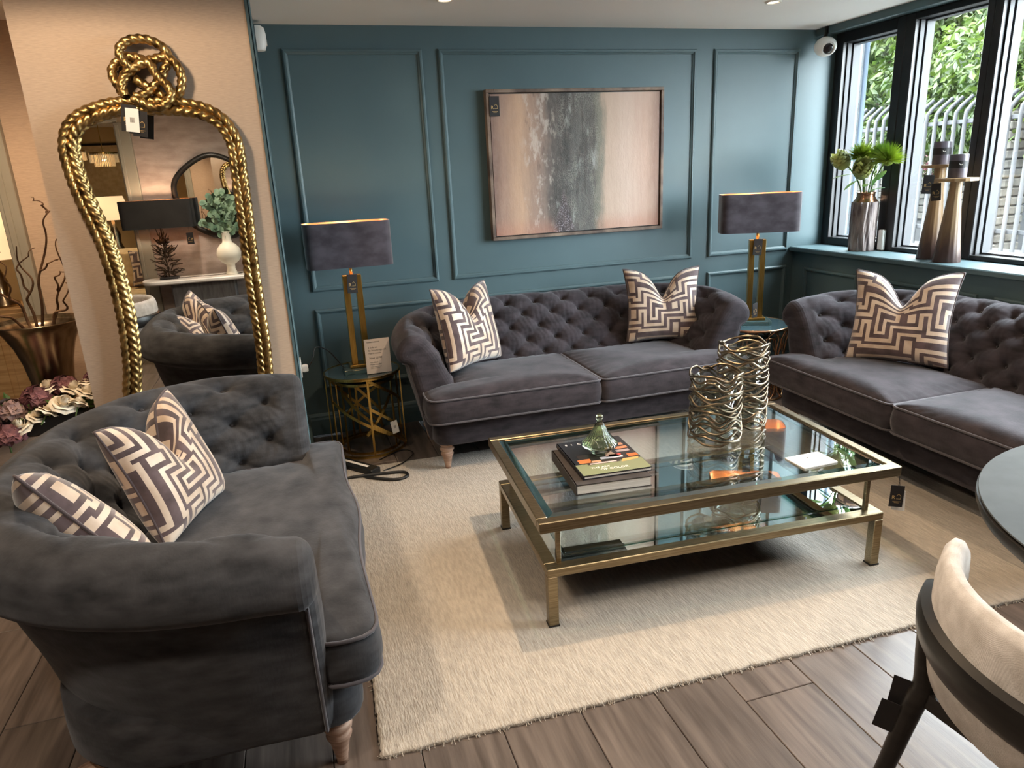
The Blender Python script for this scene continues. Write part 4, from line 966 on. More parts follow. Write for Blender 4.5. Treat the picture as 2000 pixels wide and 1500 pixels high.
for kx, (c, a_, w_, p_) in zip(knots, depth):
    u_ = np.linspace(0, 1, len(kx)); pts = [(x, c-a_*math.sin(w_*PI*t_+p_), z) for (x, z), t_ in zip(kx, u_)]
    rope_mesh(MB(), catmull(pts, 8), .0190, 3, .029, 1).build('knot_rope', M['rope_gold'], rm, smooth=True)
swing_tag(rm, (-.585, -.098, 1.897), (.10, .16, 0), 1.15, string=.03)
swing_tag(rm, (-.575, -.102, 1.882), (.10, .14, 0), 1.0, plain=True, string=0)
swing_tag(rm, (-.548, -.094, 1.872), (.10, .16, 0), 1.1, string=.04)

# ================================================================== SENSORS AND CAMERA
se = thing('motion_sensor', 'white motion sensor mounted high in the teal corner', 'sensor', (XR+.004, D-.10, 2.31))
Ls = []
for z, w, dp in ((-.062, .020, .030), (-.058, .030, .040), (-.03, .036, .050), (.02, .036, .052), (.05, .033, .046), (.062, .024, .030)):
    Ls.append([(0, -w, z), (dp*.6, -w, z), (dp, -w*.5, z), (dp, w*.5, z), (dp*.6, w, z), (0, w, z)])
mb = MB().grid(np.array(Ls), cv=True, flip=False); fill_ngon(mb, Ls[0]); fill_ngon(mb, Ls[-1]); mb.build('housing', M['white'], se, angle=50)
MB().box(.046, .0535, -.018, .018, -.036, -.004, ch=.003).build('lens_window', mat('sensor_lens', srgb(210, 206, 198), .25), se)
cc_ = thing('security_camera', 'white dome security camera hanging in the corner by the window', 'camera', (3.565, 4.30, 2.27))
MB().tube([(.03, .03, .135), (.028, .03, .10), (0, .01, .055)], .014, 10).build('stem', M['black'], cc_, smooth=True)
MB().sphere((0, 0, 0), (.072, .072, .062), 28, 16).build('housing', M['white'], cc_, smooth=True)
dv = Vector((-.35, -.88, -.30)).normalized(); rq = dv.to_track_quat('Z', 'Y').to_euler()
MB().lathe([(.045, .035), (.047, .060), (.040, .066), (.034, .060)], 28).build('eyeball_ring', M['white'], cc_, smooth=True, rot=rq)
MB().lathe([(.034, .060), (.028, .070), (.014, .074), (.0005, .075)], 28).build('lens', mat('camera_lens', (.02, .015, .016), .08), cc_, smooth=True, rot=rq)

# ================================================================== WINDOW SILL
SZ = .9405
sn = tag(MB().box(3.735, 3.763, 3.815, 3.862, SZ+.003, 1.078, ch=.005).build('window_contact', M['white']), 'small white contact sensor standing by the casement frame', 'sensor')
M['barkvase'] = vary(mat('bark_ceramic', srgb(110, 98, 96), .5), srgb(70, 58, 58), srgb(150, 138, 134), 10, (3, 3, .7), 6, .35, .65, bump=.5, bscale=22, bstretch=(4, 4, .5))
bv = thing('bark_vase', 'bark-textured grey vase with a copper neck on the window sill', 'vase', (3.672, 3.93, SZ))
gph = RNG.uniform(0, 6.28, 8)
def barkr(t, z): return 1+.035*math.sin(13*t+gph[0]+3*math.sin(z*9))+.025*math.sin(29*t+gph[1]+4*math.sin(z*13+1))+.012*math.sin(47*t+z*20)
MB().lathe([(.001, 0), (.078, 0), (.080, .006)]+[(.080+.006*z, z) for z in np.linspace(.02, .30, 15)]+[(.081, .318), (.072, .324)], 96, rad=barkr).build('body', M['barkvase'], bv, smooth=True)
MB().lathe([(.078, .322), (.066, .338), (.056, .356), (.056, .372), (.061, .384), (.056, .384), (.050, .370), (.046, .340), (.001, .338)], 40).build('copper_neck', mat('copper_glaze', srgb(150, 112, 86), .22, .9), bv, smooth=True)
VT = Vector((3.672, 3.93, SZ+.37))
M['art'] = leafmat('artichoke_green', srgb(104, 112, 50), srgb(170, 172, 100))
M['spike'] = leafmat('spiky_green', srgb(60, 104, 22), srgb(134, 156, 42))
M['stemgreen'] = mat('stem_green', srgb(86, 110, 58), .6)
M['fleaf'] = leafmat('foliage_leaf', srgb(76, 116, 62), srgb(150, 176, 84))
def leaf_shape(mb, p, d, L, w, curl=.15, mi=0):
    p, d = Vector(p), Vector(d).normalized(); s = d.cross(Vector((0, 0, 1))); s = s.normalized() if s.length > .1 else Vector((1, 0, 0)); n = s.cross(d)
    rows = []
    for k in range(6):
        t = k/5; ww = w*math.sin(PI*min(.97, .12+.86*t))**.8*(1 if t < .98 else .1); c = p+d*(L*t)-n*(0)+Vector((0, 0, -curl*L*t*t))
        rows.append([tuple(c-s*ww+n*ww*.22), tuple(c), tuple(c+s*ww+n*ww*.22)])
    mb.grid(np.array(rows), mi=mi); return mb
def stem_to(t_, head, base_off):
    a = VT+Vector(base_off); b_ = Vector(head); mid = (a+b_)/2+Vector((0, 0, .03))
    MB().tube(catmull([tuple(VT+Vector((base_off[0]*.4, base_off[1]*.4, -.20))), tuple(a), tuple(mid), tuple(b_)], 6), .005, 6).build('stem', M['stemgreen'], t_, smooth=True)
def artichoke(label, head, dirv, off, r=.048, leaves=()):
    t = thing('artichoke_flower', label, 'flower', (0, 0, 0), group='artificial flowers in the bark vase')
    stem_to(t, head, off); q = Vector(dirv).to_track_quat('Z', 'Y'); h = Vector(head); mb = MB(); mb.sphere((0, 0, 0), (r*.62, r*.62, r*.9), 12, 8)
    for row in range(8):
        ph = -1.1+row*.34; n = (6, 8, 9, 9, 8, 7, 5, 4)[row]
        for k in range(n):
            a = 2*PI*(k+.5*(row % 2))/n; rr = r*(.66*math.cos(ph)+.22); c = Vector((rr*math.cos(a)*.9, rr*math.sin(a)*.9, r*math.sin(ph)*.95-.2*r))
            up_ = Vector((math.cos(a)*.30, math.sin(a)*.30, 1)).normalized(); tang = Vector((-math.sin(a), math.cos(a), 0)); out = tang.cross(up_)*-1
            L_ = r*.78; w_ = r*.34; ou = Vector((math.cos(a), math.sin(a), 0))*r*.10
            mb.add([c-tang*w_*.8, c+tang*w_*.8, c+up_*L_*.55+tang*w_+ou, c+up_*L_+ou*.4, c+up_*L_*.55-tang*w_+ou, c+up_*L_*.5+ou*1.7], [(0, 1, 5), (1, 2, 5), (2, 3, 5), (3, 4, 5), (4, 0, 5)])
    o = mb.build('bracts', M['art'], t); o.location = h; o.rotation_euler = q.to_euler()
    for p, d, L_, w_ in leaves: leaf_shape(MB(), p, d, L_, w_).build('leaf', M['fleaf'], t, smooth=True)
def spiky(label, head, off, r, seed, leaves=()):
    t = thing('spiky_flower', label, 'flower', (0, 0, 0), group='artificial flowers in the bark vase')
    stem_to(t, head, off); g = np.random.default_rng(seed); mb = MB(); mb.sphere(head, r*.45, 12, 8)
    for k in range(620):
        d = g.normal(size=3); d /= np.linalg.norm(d)
        if d[2] < -.55: continue
        d[2] += .25; d /= np.linalg.norm(d); s = np.cross(d, g.normal(size=3)); s /= np.linalg.norm(s); p = np.array(head)+d*r*.35; L_ = r*(.75+.35*g.random())
        mb.add([p-s*.0032, p+s*.0032, p+d*L_], [(0, 1, 2)]); s2 = np.cross(d, s); mb.add([p-s2*.0032, p+s2*.0032, p+d*L_], [(0, 1, 2)])
    mb.build('needles', M['spike'], t)['kind'] = 'stuff'
    for p, d, L_, w_ in leaves: leaf_shape(MB(), p, d, L_, w_).build('leaf', M['fleaf'], t, smooth=True)
artichoke('green artichoke flower leaning to the left out of the bark vase', (3.565, 4.06, 1.530), (-.5, .3, .8), (-.03, .02, .03), .055, [((3.60, 4.0, 1.44), (-.8, .45, -.05), .12, .022), ((3.63, 3.97, 1.40), (-.6, .2, -.35), .10, .028)])
artichoke('green artichoke flower facing front over the rim of the bark vase', (3.585, 3.89, 1.470), (-.3, -.5, .8), (-.035, -.02, .02), .058, [((3.62, 3.90, 1.36), (-.3, -.7, .25), .10, .024), ((3.65, 3.87, 1.33), (.2, -.9, .35), .11, .020)])
spiky('spiky green flower head at the back left of the bark vase', (3.655, 3.985, 1.555), (-.01, .02, .04), .075, 3, [((3.64, 3.96, 1.42), (-.5, .3, .5), .12, .022)])
spiky('largest spiky lime-green flower head at the right of the bark vase', (3.640, 3.74, 1.525), (.0, -.04, .03), .085, 4, [((3.66, 3.83, 1.40), (-.2, -.6, .5), .13, .022), ((3.65, 3.86, 1.37), (.0, -.5, .7), .12, .020)])
spiky('paler spiky flower head behind the largest one in the bark vase', (3.665, 3.83, 1.56), (.0, -.02, .03), .062, 8)
# two turned timber pillar candle holders with candles
M['ombre'] = mat('ombre_timber', (.2, .15, .1), .45)
def ombre():
    m = M['ombre']; nt = m.node_tree; b = nt.nodes['Principled BSDF']; tc = node(nt, 'ShaderNodeTexCoord'); sx = node(nt, 'ShaderNodeSeparateXYZ'); cr = node(nt, 'ShaderNodeValToRGB'); nt.links.new(tc.outputs['Object'], sx.inputs[0])
    mp = node(nt, 'ShaderNodeMapping'); mp.inputs['Scale'].default_value = (4, 4, .5); nz = node(nt, 'ShaderNodeTexNoise'); nz.inputs['Scale'].default_value = 12; nt.links.new(tc.outputs['Object'], mp.inputs[0]); nt.links.new(mp.outputs[0], nz.inputs['Vector'])
    ma = node(nt, 'ShaderNodeMath', operation='MULTIPLY_ADD'); ma.inputs[1].default_value = .25; nt.links.new(nz.outputs['Fac'], ma.inputs[0]); nt.links.new(sx.outputs[2], ma.inputs[2]); nt.links.new(ma.outputs[0], cr.inputs[0])
    e = cr.color_ramp.elements; e[0].position = .18; e[0].color = (*srgb(66, 48, 44), 1); e[1].position = .52; e[1].color = (*srgb(160, 132, 96), 1); nt.links.new(cr.outputs[0], b.inputs['Base Color'])
ombre()
M['candle'] = vary(mat('dark_candle_wrap', srgb(84, 78, 86), .3), srgb(70, 64, 72), srgb(104, 98, 106), 8)
def candle_holder(label, clabel, loc, h, pr, hc):
    t = thing('timber_candle_holder', label, 'candle holder', loc, group='tapered timber candle holders')
    fl = lambda a, z: 1+.03*abs(math.cos(8*a))
    MB().lathe([(.001, 0), (.070, 0), (.071, .004), (.060, .10), (.048, .22), (.037, .33), (.031, .40), (.029, h-.018), (.001, h-.018)], 64, rad=fl).build('column', M['ombre'], t, angle=40)
    ol = [(pr*math.cos(2*PI*k/28)*(1+.05*math.sin(3*k)), pr*math.sin(2*PI*k/28)*(1+.04*math.cos(5*k))) for k in range(28)]
    MB().prism(ol, h-.017, h).build('plate', M['ombre'], t)
    c = thing('pillar_candle', clabel, 'candle', (loc[0], loc[1], loc[2]+h+.0005), group='dark wrapped pillar candles')
    MB().lathe([(.001, 0), (.046, 0), (.047, .003), (.047, hc-.004), (.044, hc), (.001, hc)], 40).build('wax', M['candle'], c, angle=40)
    MB().lathe([(.0473, hc*.42), (.0476, hc*.42), (.0476, hc*.72), (.0473, hc*.72)], 40).build('paper_band', M['tagblack'], c)
    MB().tube(catmull([(-.033, -.0345, hc*.60), (-.028, -.0385, hc*.55), (-.021, -.043, hc*.58)], 4), .0012, 5).build('logo', M['paper'], c)
    return t
c_a = candle_holder('shorter tapered timber candle holder nearer the glass-side camera view', 'dark wrapped pillar candle on the shorter timber holder', (3.615, 3.205, SZ), .470, .105, .128)
c_b = candle_holder('taller tapered timber candle holder standing behind the shorter one', 'dark wrapped pillar candle on the taller timber holder', (3.660, 3.365, SZ), .545, .095, .128)
c_a['label'] = 'shorter tapered timber candle holder with a dark brown foot on the sill'
swing_tag(c_b, (-.095, -.02, .49), (0, .05, -.5), 1.15, string=.05); swing_tag(c_a, (-.085, .055, .445), (0, -.1, -1.2), 1.05, string=.03)

# ================================================================== DINING TABLE AND CHAIR AT THE RIGHT EDGE
dt = thing('round_dining_table', 'round dining table with a grey top and black rim at the right edge', 'table', (1.935, .755, 0))
MB().lathe([(.0005, .747), (.582, .747), (.588, .750), (.590, .752), (.588, .754), (.0005, .754)], 96).build('table_top', M['tabletop'], dt, angle=40)
MB().lathe([(.0005, .700), (.560, .700), (.585, .712), (.592, .730), (.592, .744), (.586, .7465), (.0005, .7465)], 96).build('rim', M['blackwood'], dt, angle=40)
MB().lathe([(.0005, 0), (.30, 0), (.30, .015), (.10, .05), (.06, .12), (.055, .60), (.10, .69), (.20, .7005), (.0005, .7005)], 40).build('pedestal', M['blackwood'], dt, angle=50)
def dining_chair(name, label, loc, rotz, group='oatmeal dining chairs with black frames'):
    """faces local +x"""
    t = thing(name, label, 'chair', loc, (0, 0, rotz), group)
    # curved padded back: arc from ang0 to ang1
    NA = 48; A = np.linspace(math.radians(104), math.radians(256), NA)
    sec = [(.000, -.125), (.010, -.140), (.026, -.144), (.040, -.130), (.046, -.08), (.048, 0), (.046, .07), (.040, .105), (.028, .122), (.012, .120), (.001, .100), (-.002, .03), (-.002, -.06)]
    rows = []
    for a in A:
        e = min(1.0, min(a-A[0], A[-1]-a)/.26); e = math.sqrt(max(.02, 1-(1-e)**2)); R_ = .300+.015*math.cos(a+PI)
        hgt = 1.0
        rows.append([((R_+.024+(o-.024)*(.35+.65*e))*math.cos(a), (R_+.024+(o-.024)*(.35+.65*e))*math.sin(a), .672+z*e*hgt+.035*(o-.02)/.05*0) for o, z in sec])
    mb = MB().grid(np.array(rows), cv=True, flip=False); fill_ngon(mb, rows[0]); fill_ngon(mb, rows[-1]); mb.build('padded_back', M['boucle'], t, smooth=True)
    # black bent rail outside the back
    A2 = np.linspace(math.radians(112), math.radians(248), 44); P = []; rr = []
    rows = []
    for a in A2:
        e = min(1.0, min(a-A2[0], A2[-1]-a)/.16); e = math.sqrt(max(.05, 1-(1-e)**2)); R_ = .352+.014*math.cos(a+PI)
        rows.append([((R_+o*e)*math.cos(a), (R_+o*e)*math.sin(a), .655+z*e) for o, z in ((-.006, -.036), (.010, -.036), (.018, -.020), (.020, .010), (.014, .034), (-.004, .040), (-.010, .030), (-.010, -.026))])
    mb = MB().grid(np.array(rows), cv=True, flip=False); fill_ngon(mb, rows[0]); fill_ngon(mb, rows[-1]); mb.build('back_rail', M['blackwood'], t, angle=50)
    # rear legs: vertical upper part then splayed foot; front legs straight
    for s in (-1, 1):
        a = math.radians(180-s*56); c, d = math.cos(a), math.sin(a)
        MB().tube(catmull([(.352*c, .352*d, .635), (.350*c, .350*d, .55), (.345*c, .345*d, .455), (.36*c, .36*d, .40), (.40*c, .40*d, .20), (.445*c, .445*d, 0)], 6), np.r_[np.linspace(.021, .024, 16), np.linspace(.024, .015, 15)], 12).build('leg', M['blackwood'], t, smooth=True)
        MB().tube([(.22, s*.22, .44), (.25, s*.25, .2), (.275, s*.275, 0)], [.022, .020, .014], 12).build('leg', M['blackwood'], t, smooth=True)
        MB().bar((.345*c, .345*d, .430), (.20, s*.20, .430), .028, .040).build('side_rail', M['blackwood'], t)
    MB().bar((-.19, -.285, .430), (-.19, .285, .430), .028, .038).build('cross_rail', M['blackwood'], t)
    ol = resample(np.array(round_poly([(-.23, -.20), (.25, -.25), (.25, .25), (-.23, .20)], [.16, .10, .10, .16], 8)), 80, closed=True)
    rows = [np.column_stack([offset_poly(ol, -dd), np.full(len(ol), z)]) for dd, z in ((.2, .450), (.02, .450), (.004, .456), (0, .470), (.004, .488), (.02, .498), (.06, .505), (.13, .509), (.21, .510))]
    MB().grid(np.array(rows), cv=True, flip=True).build('seat', M['boucle'], t, smooth=True)
    return t
ch = dining_chair('dining_chair', 'oatmeal upholstered dining chair with a black bent-wood back rail at the right edge', (1.385, .685, 0), 0.08)
swing_tag(ch, (-.212, .318, .455), (.0, -.10, 2.15), .85, string=.0); swing_tag(ch, (-.232, .325, .395), (.0, -.18, 2.25), .85, string=0)
copy_tree(ch, loc=(-1.42, 1.22, 0), rot=(0, 0, PI*1.02), label='oatmeal dining chair with black legs reflected at the left of the rope mirror')
wt = thing('white_dining_table', 'white square-edged table beside the reflected oatmeal chair', 'table', (-2.15, 1.15, 0))
MB().box(-.45, .45, -.7, .7, .70, .745, ch=.004).build('table_top', M['white'], wt)
for sx in (-1, 1):
    for sy in (-1, 1): MB().box(sx*.40-.03, sx*.40+.03, sy*.62-.03, sy*.62+.03, 0, .70, ch=.003).build('leg', M['white'], wt)

# ================================================================== DISPLAY LEFT OF THE PIER
ds = thing('display_plinth', 'low fabric-covered display plinth left of the pier', 'plinth', (-1.30, 3.90, 0))
MB().box(-.36, .30, -.36, .42, .02, .50, ch=.008).build('body', M['grass'], ds); MB().box(-.34, .28, -.34, .40, 0, .02).build('toe_kick', M['black'], ds)
tv = thing('trumpet_vase', 'large antique nickel trumpet vase holding curly branches', 'vase', (-1.235, 3.86, .50))
MB().lathe([(.001, 0), (.085, 0), (.088, .008), (.080, .02), (.086, .10), (.094, .19), (.108, .28), (.130, .36), (.162, .43), (.196, .472), (.202, .476), (.198, .480), (.158, .435), (.125, .36), (.10, .26), (.001, .20)], 56).build('body', M['nickel'], tv, smooth=True)
M['twig'] = vary(mat('willow_twig', srgb(98, 70, 48), .7), srgb(74, 50, 34), srgb(122, 92, 66), 20)
def branch(label, pts, r0=.0085, twigs=(), seed=0):
    t = thing('willow_branch', label, 'branch', (0, 0, 0), group='curly willow branches in the trumpet vase')
    g = np.random.default_rng(seed)
    def curl(p, amp):
        P = catmull(p, 10); n = len(P); k = np.linspace(0, 1, n); P[:, 0] += amp*np.sin(k*17+g.random()*6)*k**.5; P[:, 1] += amp*.7*np.cos(k*13+g.random()*6)*k**.5; P[:, 2] += amp*.35*np.sin(k*21); return P
    P = curl(pts, .016); MB().tube(P, np.linspace(r0, r0*.28, len(P)), 7).build('stem', M['twig'], t, smooth=True)
    for f, q in twigs:
        p0 = P[int(f*(len(P)-1))]; Q = curl([tuple(p0), tuple(p0*.5+np.array(q)*.5+g.normal(0, .02, 3)), tuple(q)], .012); Q += p0-Q[0]
        MB().tube(Q, np.linspace(r0*.6, r0*.2, len(Q)), 6).build('twig', M['twig'], t, smooth=True)
b0 = (-1.235, 3.86, .80)
branch('tallest curly willow branch hooking in front of the grasscloth', [b0, (-1.20, 3.80, 1.02), (-1.14, 3.74, 1.22), (-1.07, 3.70, 1.42), (-1.02, 3.66, 1.50)], seed=1, twigs=[(.5, (-1.02, 3.66, 1.28)), (.9, (-1.09, 3.66, 1.55))])
branch('curly willow branch rising nearest the pier edge', [b0, (-1.16, 3.84, 1.0), (-1.08, 3.78, 1.15), (-1.04, 3.74, 1.36)], seed=2, twigs=[(.6, (-1.02, 3.72, 1.22))])
branch('curly willow branch leaning left towards the cased opening', [b0, (-1.28, 3.84, 1.02), (-1.36, 3.80, 1.18), (-1.40, 3.76, 1.36)], seed=3, twigs=[(.5, (-1.28, 3.72, 1.32)), (.7, (-1.42, 3.70, 1.26))])
branch('low curly willow branch sweeping over the vase rim to the left', [b0, (-1.30, 3.80, .99), (-1.40, 3.74, 1.06), (-1.47, 3.68, 1.15)], seed=4, twigs=[(.6, (-1.44, 3.70, 1.22))])
branch('short curly willow branch bending to the right inside the vase', [b0, (-1.14, 3.80, 1.0), (-1.07, 3.74, 1.06), (-1.05, 3.72, 1.16)], seed=5)
branch('upright forked curly willow branch in the middle of the vase', [b0, (-1.24, 3.80, 1.04), (-1.20, 3.76, 1.18), (-1.22, 3.72, 1.34)], seed=6, twigs=[(.55, (-1.13, 3.70, 1.33))])
swt = thing('price_card', 'black emblem card hanging on the left branches above the vase rim', 'tag', (-1.42, 3.66, 1.12))
swing_tag(swt, (0, 0, 0), (0, .06, .2), 1.6, string=.04)
# white roses and burgundy hydrangeas in a trough
M['rose'] = vary(mat('rose_white', srgb(236, 226, 206), .6, sheen=.2), srgb(226, 212, 186), srgb(244, 238, 224), 16)
M['hyd'] = vary(mat('burgundy_hydrangea', srgb(104, 56, 66), .65), srgb(72, 34, 44), srgb(140, 92, 96), 24)
M['dusk'] = vary(mat('dusky_mauve_petals', srgb(140, 110, 106), .65), srgb(104, 76, 76), srgb(168, 138, 128), 20)
tr = thing('flower_trough', 'dark trough filled with artificial flowers beside the pier', 'planter', (-1.20, 3.62, .502))
MB().box(-.28, .16, -.09, .09, .0, .09, ch=.006).build('body', M['black'], tr)
leaf_cloud([(-.06, 0, .10, .20, .07, .05)], 260, .05, 21).build('foliage', M['fleaf'], tr)['kind'] = 'stuff'
tr.location.z = .503
def rose_mesh():
    mb = MB()
    for ring, (n, R_, H, curl) in enumerate(((2, .007, .040, 0), (3, .012, .040, .002), (4, .019, .037, .004), (5, .027, .031, .007), (6, .035, .022, .010), (7, .042, .010, .010))):
        for k in range(n):
            a0 = 2*PI*k/n+ring*.83; rows = []
            for i in range(7):
                t = i/6; r_ = R_*math.sqrt(t)*(1+(.30 if ring > 3 else -.9 if ring < 3 else -.2)*max(0, t-.68)); z = H*t**1.3-curl*max(0, t-.72)*3.2
                hw_ = PI/n*1.45*math.sin(PI*(.10+.72*t))**.7
                rows.append([(r_*math.cos(a0+hw_*q/3), r_*math.sin(a0+hw_*q/3), z-.0022*(abs(q)/3)**2*t*(1+ring*.4)) for q in range(-3, 4)])
            mb.grid(np.array(rows))
    mb.sphere((0, 0, -.002), (.018, .018, .010), 10, 6); return mb.mesh('petals', M['rose'], True)
ROSE = rose_mesh()
STEM = MB().tube([(0, 0, -.055), (0, 0, -.01)], .003, 6).mesh('stem', M['stemgreen'], True)
def flower(kind, label, x, y, z, s=1.0, rot=(0, 0, 0)):
    t = thing(kind, label, 'flower', (x, y, z-.048), rot, group='artificial flowers in the trough by the pier'); s *= 1.15; t.scale = (s, s, s)
    link('petals', {'white_rose': ROSE, 'hydrangea': HYD, 'mauve_bloom': DUSK}[kind], t); link('stem', STEM, t); return t
def puff(m, n, R_, ps, seed):
    g = np.random.default_rng(seed); mb = MB()
    for k in range(n):
        d = g.normal(size=3); d[2] = abs(d[2])*.8-.15; d /= np.linalg.norm(d); c = d*R_*(.85+.25*g.random()); s = np.cross(d, g.normal(size=3)); s /= np.linalg.norm(s); q = np.cross(d, s); p = ps*(.7+.6*g.random())
        mb.add([c, c+s*p+d*p*.3, c+q*p+d*p*.1, c-s*p+d*p*.3, c-q*p+d*p*.1], [(0, 1, 2), (0, 2, 3), (0, 3, 4), (0, 4, 1)])
    return mb.mesh('petals', m)
HYD = puff(M['hyd'], 210, .052, .016, 31); DUSK = puff(M['dusk'], 90, .044, .022, 33)
flower('white_rose', 'white rose lowest and furthest left in the row by the sofa back', -1.30, 3.53, .605, 1.05, (.55, -.2, 0))
flower('white_rose', 'white rose second from the left in the row by the sofa back', -1.235, 3.55, .635, .85, (.5, 0, 1))
flower('white_rose', 'white rose third from the left touching the sofa outline', -1.185, 3.53, .655, .95, (.6, .1, 2))
flower('white_rose', 'large open white rose in the centre of the trough', -1.115, 3.54, .680, 1.15, (.55, .2, .5))
flower('white_rose', 'half-hidden white rose just above the sofa back', -1.055, 3.53, .675, .85, (.5, .3, 2.2))
flower('white_rose', 'cream rose in the upper row under the vase foot', -1.09, 3.62, .725, 1.05, (.35, .1, 1.3))
flower('white_rose', 'cream rose at the upper left of the trough', -1.19, 3.64, .745, .95, (.3, -.3, .2))
flower('white_rose', 'cream rose at the right end against the pier edge', -1.035, 3.60, .705, 1.0, (.35, .4, .9))
flower('white_rose', 'cream rose in the upper row at the right of the trough', -1.03, 3.66, .735, .95, (.2, .2, 1.9))
flower('hydrangea', 'burgundy hydrangea between the upper cream roses', -1.135, 3.66, .730, .9)
flower('hydrangea', 'burgundy hydrangea behind the left end of the white roses', -1.24, 3.63, .690, 1.1)
flower('hydrangea', 'deep burgundy hydrangea at the lower left corner by the sofa', -1.36, 3.52, .560, 1.1)
flower('mauve_bloom', 'dusky mauve bloom at the far left edge of the trough', -1.345, 3.58, .660, 1.1)
flower('hydrangea', 'red-brown hydrangea tucked against the pier edge', -1.01, 3.68, .745, .7)
# glimpse through the cased opening
ll = thing('glowing_table_lamp', 'glowing cream lamp glimpsed through the cased opening at the far left', 'lamp', (-1.95, 5.55, .85))
M['glow'] = mat('lit_shade', srgb(240, 206, 160), .7, emit=(1, .68, .36), es=.4)
MB().lathe([(.12, .32), (.20, .32), (.15, .62), (.145, .62), (.195, .325)], 32).build('lamp_shade', M['glow'], ll, smooth=True); MB().lathe([(.001, 0), (.09, 0), (.09, .02), (.03, .06), (.05, .16), (.02, .26), (.012, .40), (.001, .40)], 24).build('base', M['nickel'], ll, smooth=True)
sb = thing('sideboard', 'pale oak sideboard glimpsed through the cased opening', 'sideboard', (-1.95, 5.6, 0))
M['oak'] = vary(mat('pale_oak', srgb(196, 160, 112), .5), srgb(180, 144, 98), srgb(206, 172, 126), 6, (1, 1, 8))
MB().box(-.6, .6, -.22, .22, .08, .85, ch=.004).build('body', M['oak'], sb); 
for x in (-.3, .3): MB().box(x-.28, x+.28, -.232, -.221, .12, .82, ch=.002).build('door', M['oak'], sb)
for x in (-.55, .55): MB().box(x-.03, x+.03, -.2, .2, 0, .08).build('leg', M['black'], sb)

# ================================================================== SEEN IN THE ROPE MIRROR: CONSOLE WALL AND THE WARM ROOM
M['marble'] = vary(mat('white_marble', srgb(232, 226, 218), .25), srgb(214, 208, 200), srgb(240, 236, 230), 4, detail=8)
co = thing('console_table', 'console table with a white rounded marble top and a dark pedestal', 'console table', (-.86, -.02, 0))
ol = round_poly([(-.50, -.17), (.50, -.17), (.50, .17), (-.50, .17)], .16, 8)
P_ = resample(np.array(ol), 100, closed=True); R3 = lambda d_, z: np.column_stack([offset_poly(P_, -d_), np.full(len(P_), z)])
MB().grid(np.array([R3(.15, .752), R3(.01, .752), R3(0, .762), R3(0, .780), R3(.006, .788), R3(.15, .790)]), cv=True, flip=True).build('marble_top', M['marble'], co, smooth=False)
MB().box(-.26, .28, -.10, .10, .03, .751, ch=.01).build('pedestal', vary(mat('grey_oak', srgb(96, 94, 94), .6), srgb(84, 82, 82), srgb(106, 104, 104), 8, (6, 6, 1)), co); MB().box(-.34, .36, -.13, .13, 0, .03, ch=.004).build('plinth', M['black'], co)
tl = thing('twig_lamp', 'lamp with a black oblong shade on a bronze twig cluster seen in the mirror', 'lamp', (-1.13, .0, .7905))
MB().box(-.075, .075, -.05, .05, 0, .02, ch=.003).build('base', M['black'], tl)
g = np.random.default_rng(17); mb = MB()
for k in range(150):
    z = .02+.36*g.random(); rr = .150*(1-.62*abs(z-.12)/.25)*(.5+.6*g.random()); a = g.uniform(0, 6.28); c = np.array([rr*math.cos(a)*.3, rr*math.sin(a)*.25, z]); e = np.array([rr*math.cos(a), rr*math.sin(a)*.7, z+.03*g.normal()+.015])
    mb.tube([c, (c+e)/2+g.normal(0, .008, 3), e], [.005, .005, .003], 5)
mb.tube([(0, 0, .02), (0, 0, .46)], .007, 8); mb.build('twig_cluster', vary(mat('dark_bronze', srgb(70, 56, 44), .4, .8), srgb(54, 42, 34), srgb(96, 80, 64), 20), tl, smooth=True)
ow = resample(np.array(round_poly([(-.29, -.11), (.29, -.11), (.29, .11), (-.29, .11)], .03, 5)), 80, closed=True); iw = offset_poly(ow, -.004); Rz = lambda Q, z: np.column_stack([Q, np.full(len(Q), z)])
s_ = MB().grid(np.array([Rz(iw, .45), Rz(ow, .45), Rz(ow, .69), Rz(iw, .69)]), cv=True, flip=True).build('lamp_shade', M['black'], tl, angle=40); MB().grid(np.array([Rz(offset_poly(ow, -.005), .451), Rz(offset_poly(ow, -.005), .689)]), cv=True).build('copper_lining', M['copper'], s_, smooth=True)
MB().sphere((0, 0, .56), .03, 12, 8).build('bulb', M['bulb'], tl, smooth=True)
ld = bpy.data.lights.new('lamp_light', 'POINT'); ld.energy = 3; ld.color = (1, .72, .46); ld.shadow_soft_size = .03; lo = bpy.data.objects.new('lamp_light', ld); C.objects.link(lo); lo.parent = tl; lo.location = (0, 0, .62)
swing_tag(tl, (.24, .10, .40), (0, 0, PI), 1.1, string=.06)
bvse = thing('pedestal_vase', 'cream ball vase on a waisted foot seen in the mirror', 'vase', (-.60, .01, .7905))
M['creamcer'] = mat('cream_ceramic', srgb(232, 226, 210), .45)
MB().lathe([(.001, 0), (.050, 0), (.052, .004), (.036, .05), (.038, .09), (.075, .115), (.100, .15), (.106, .19), (.096, .235), (.066, .27), (.044, .285), (.038, .31), (.042, .375), (.046, .385), (.040, .385), (.034, .31), (.001, .30)], 40).build('body', M['creamcer'], bvse, smooth=True)
M['euc'] = vary(mat('eucalyptus_leaf', srgb(116, 146, 124), .6), srgb(84, 116, 96), srgb(150, 176, 146), 10)
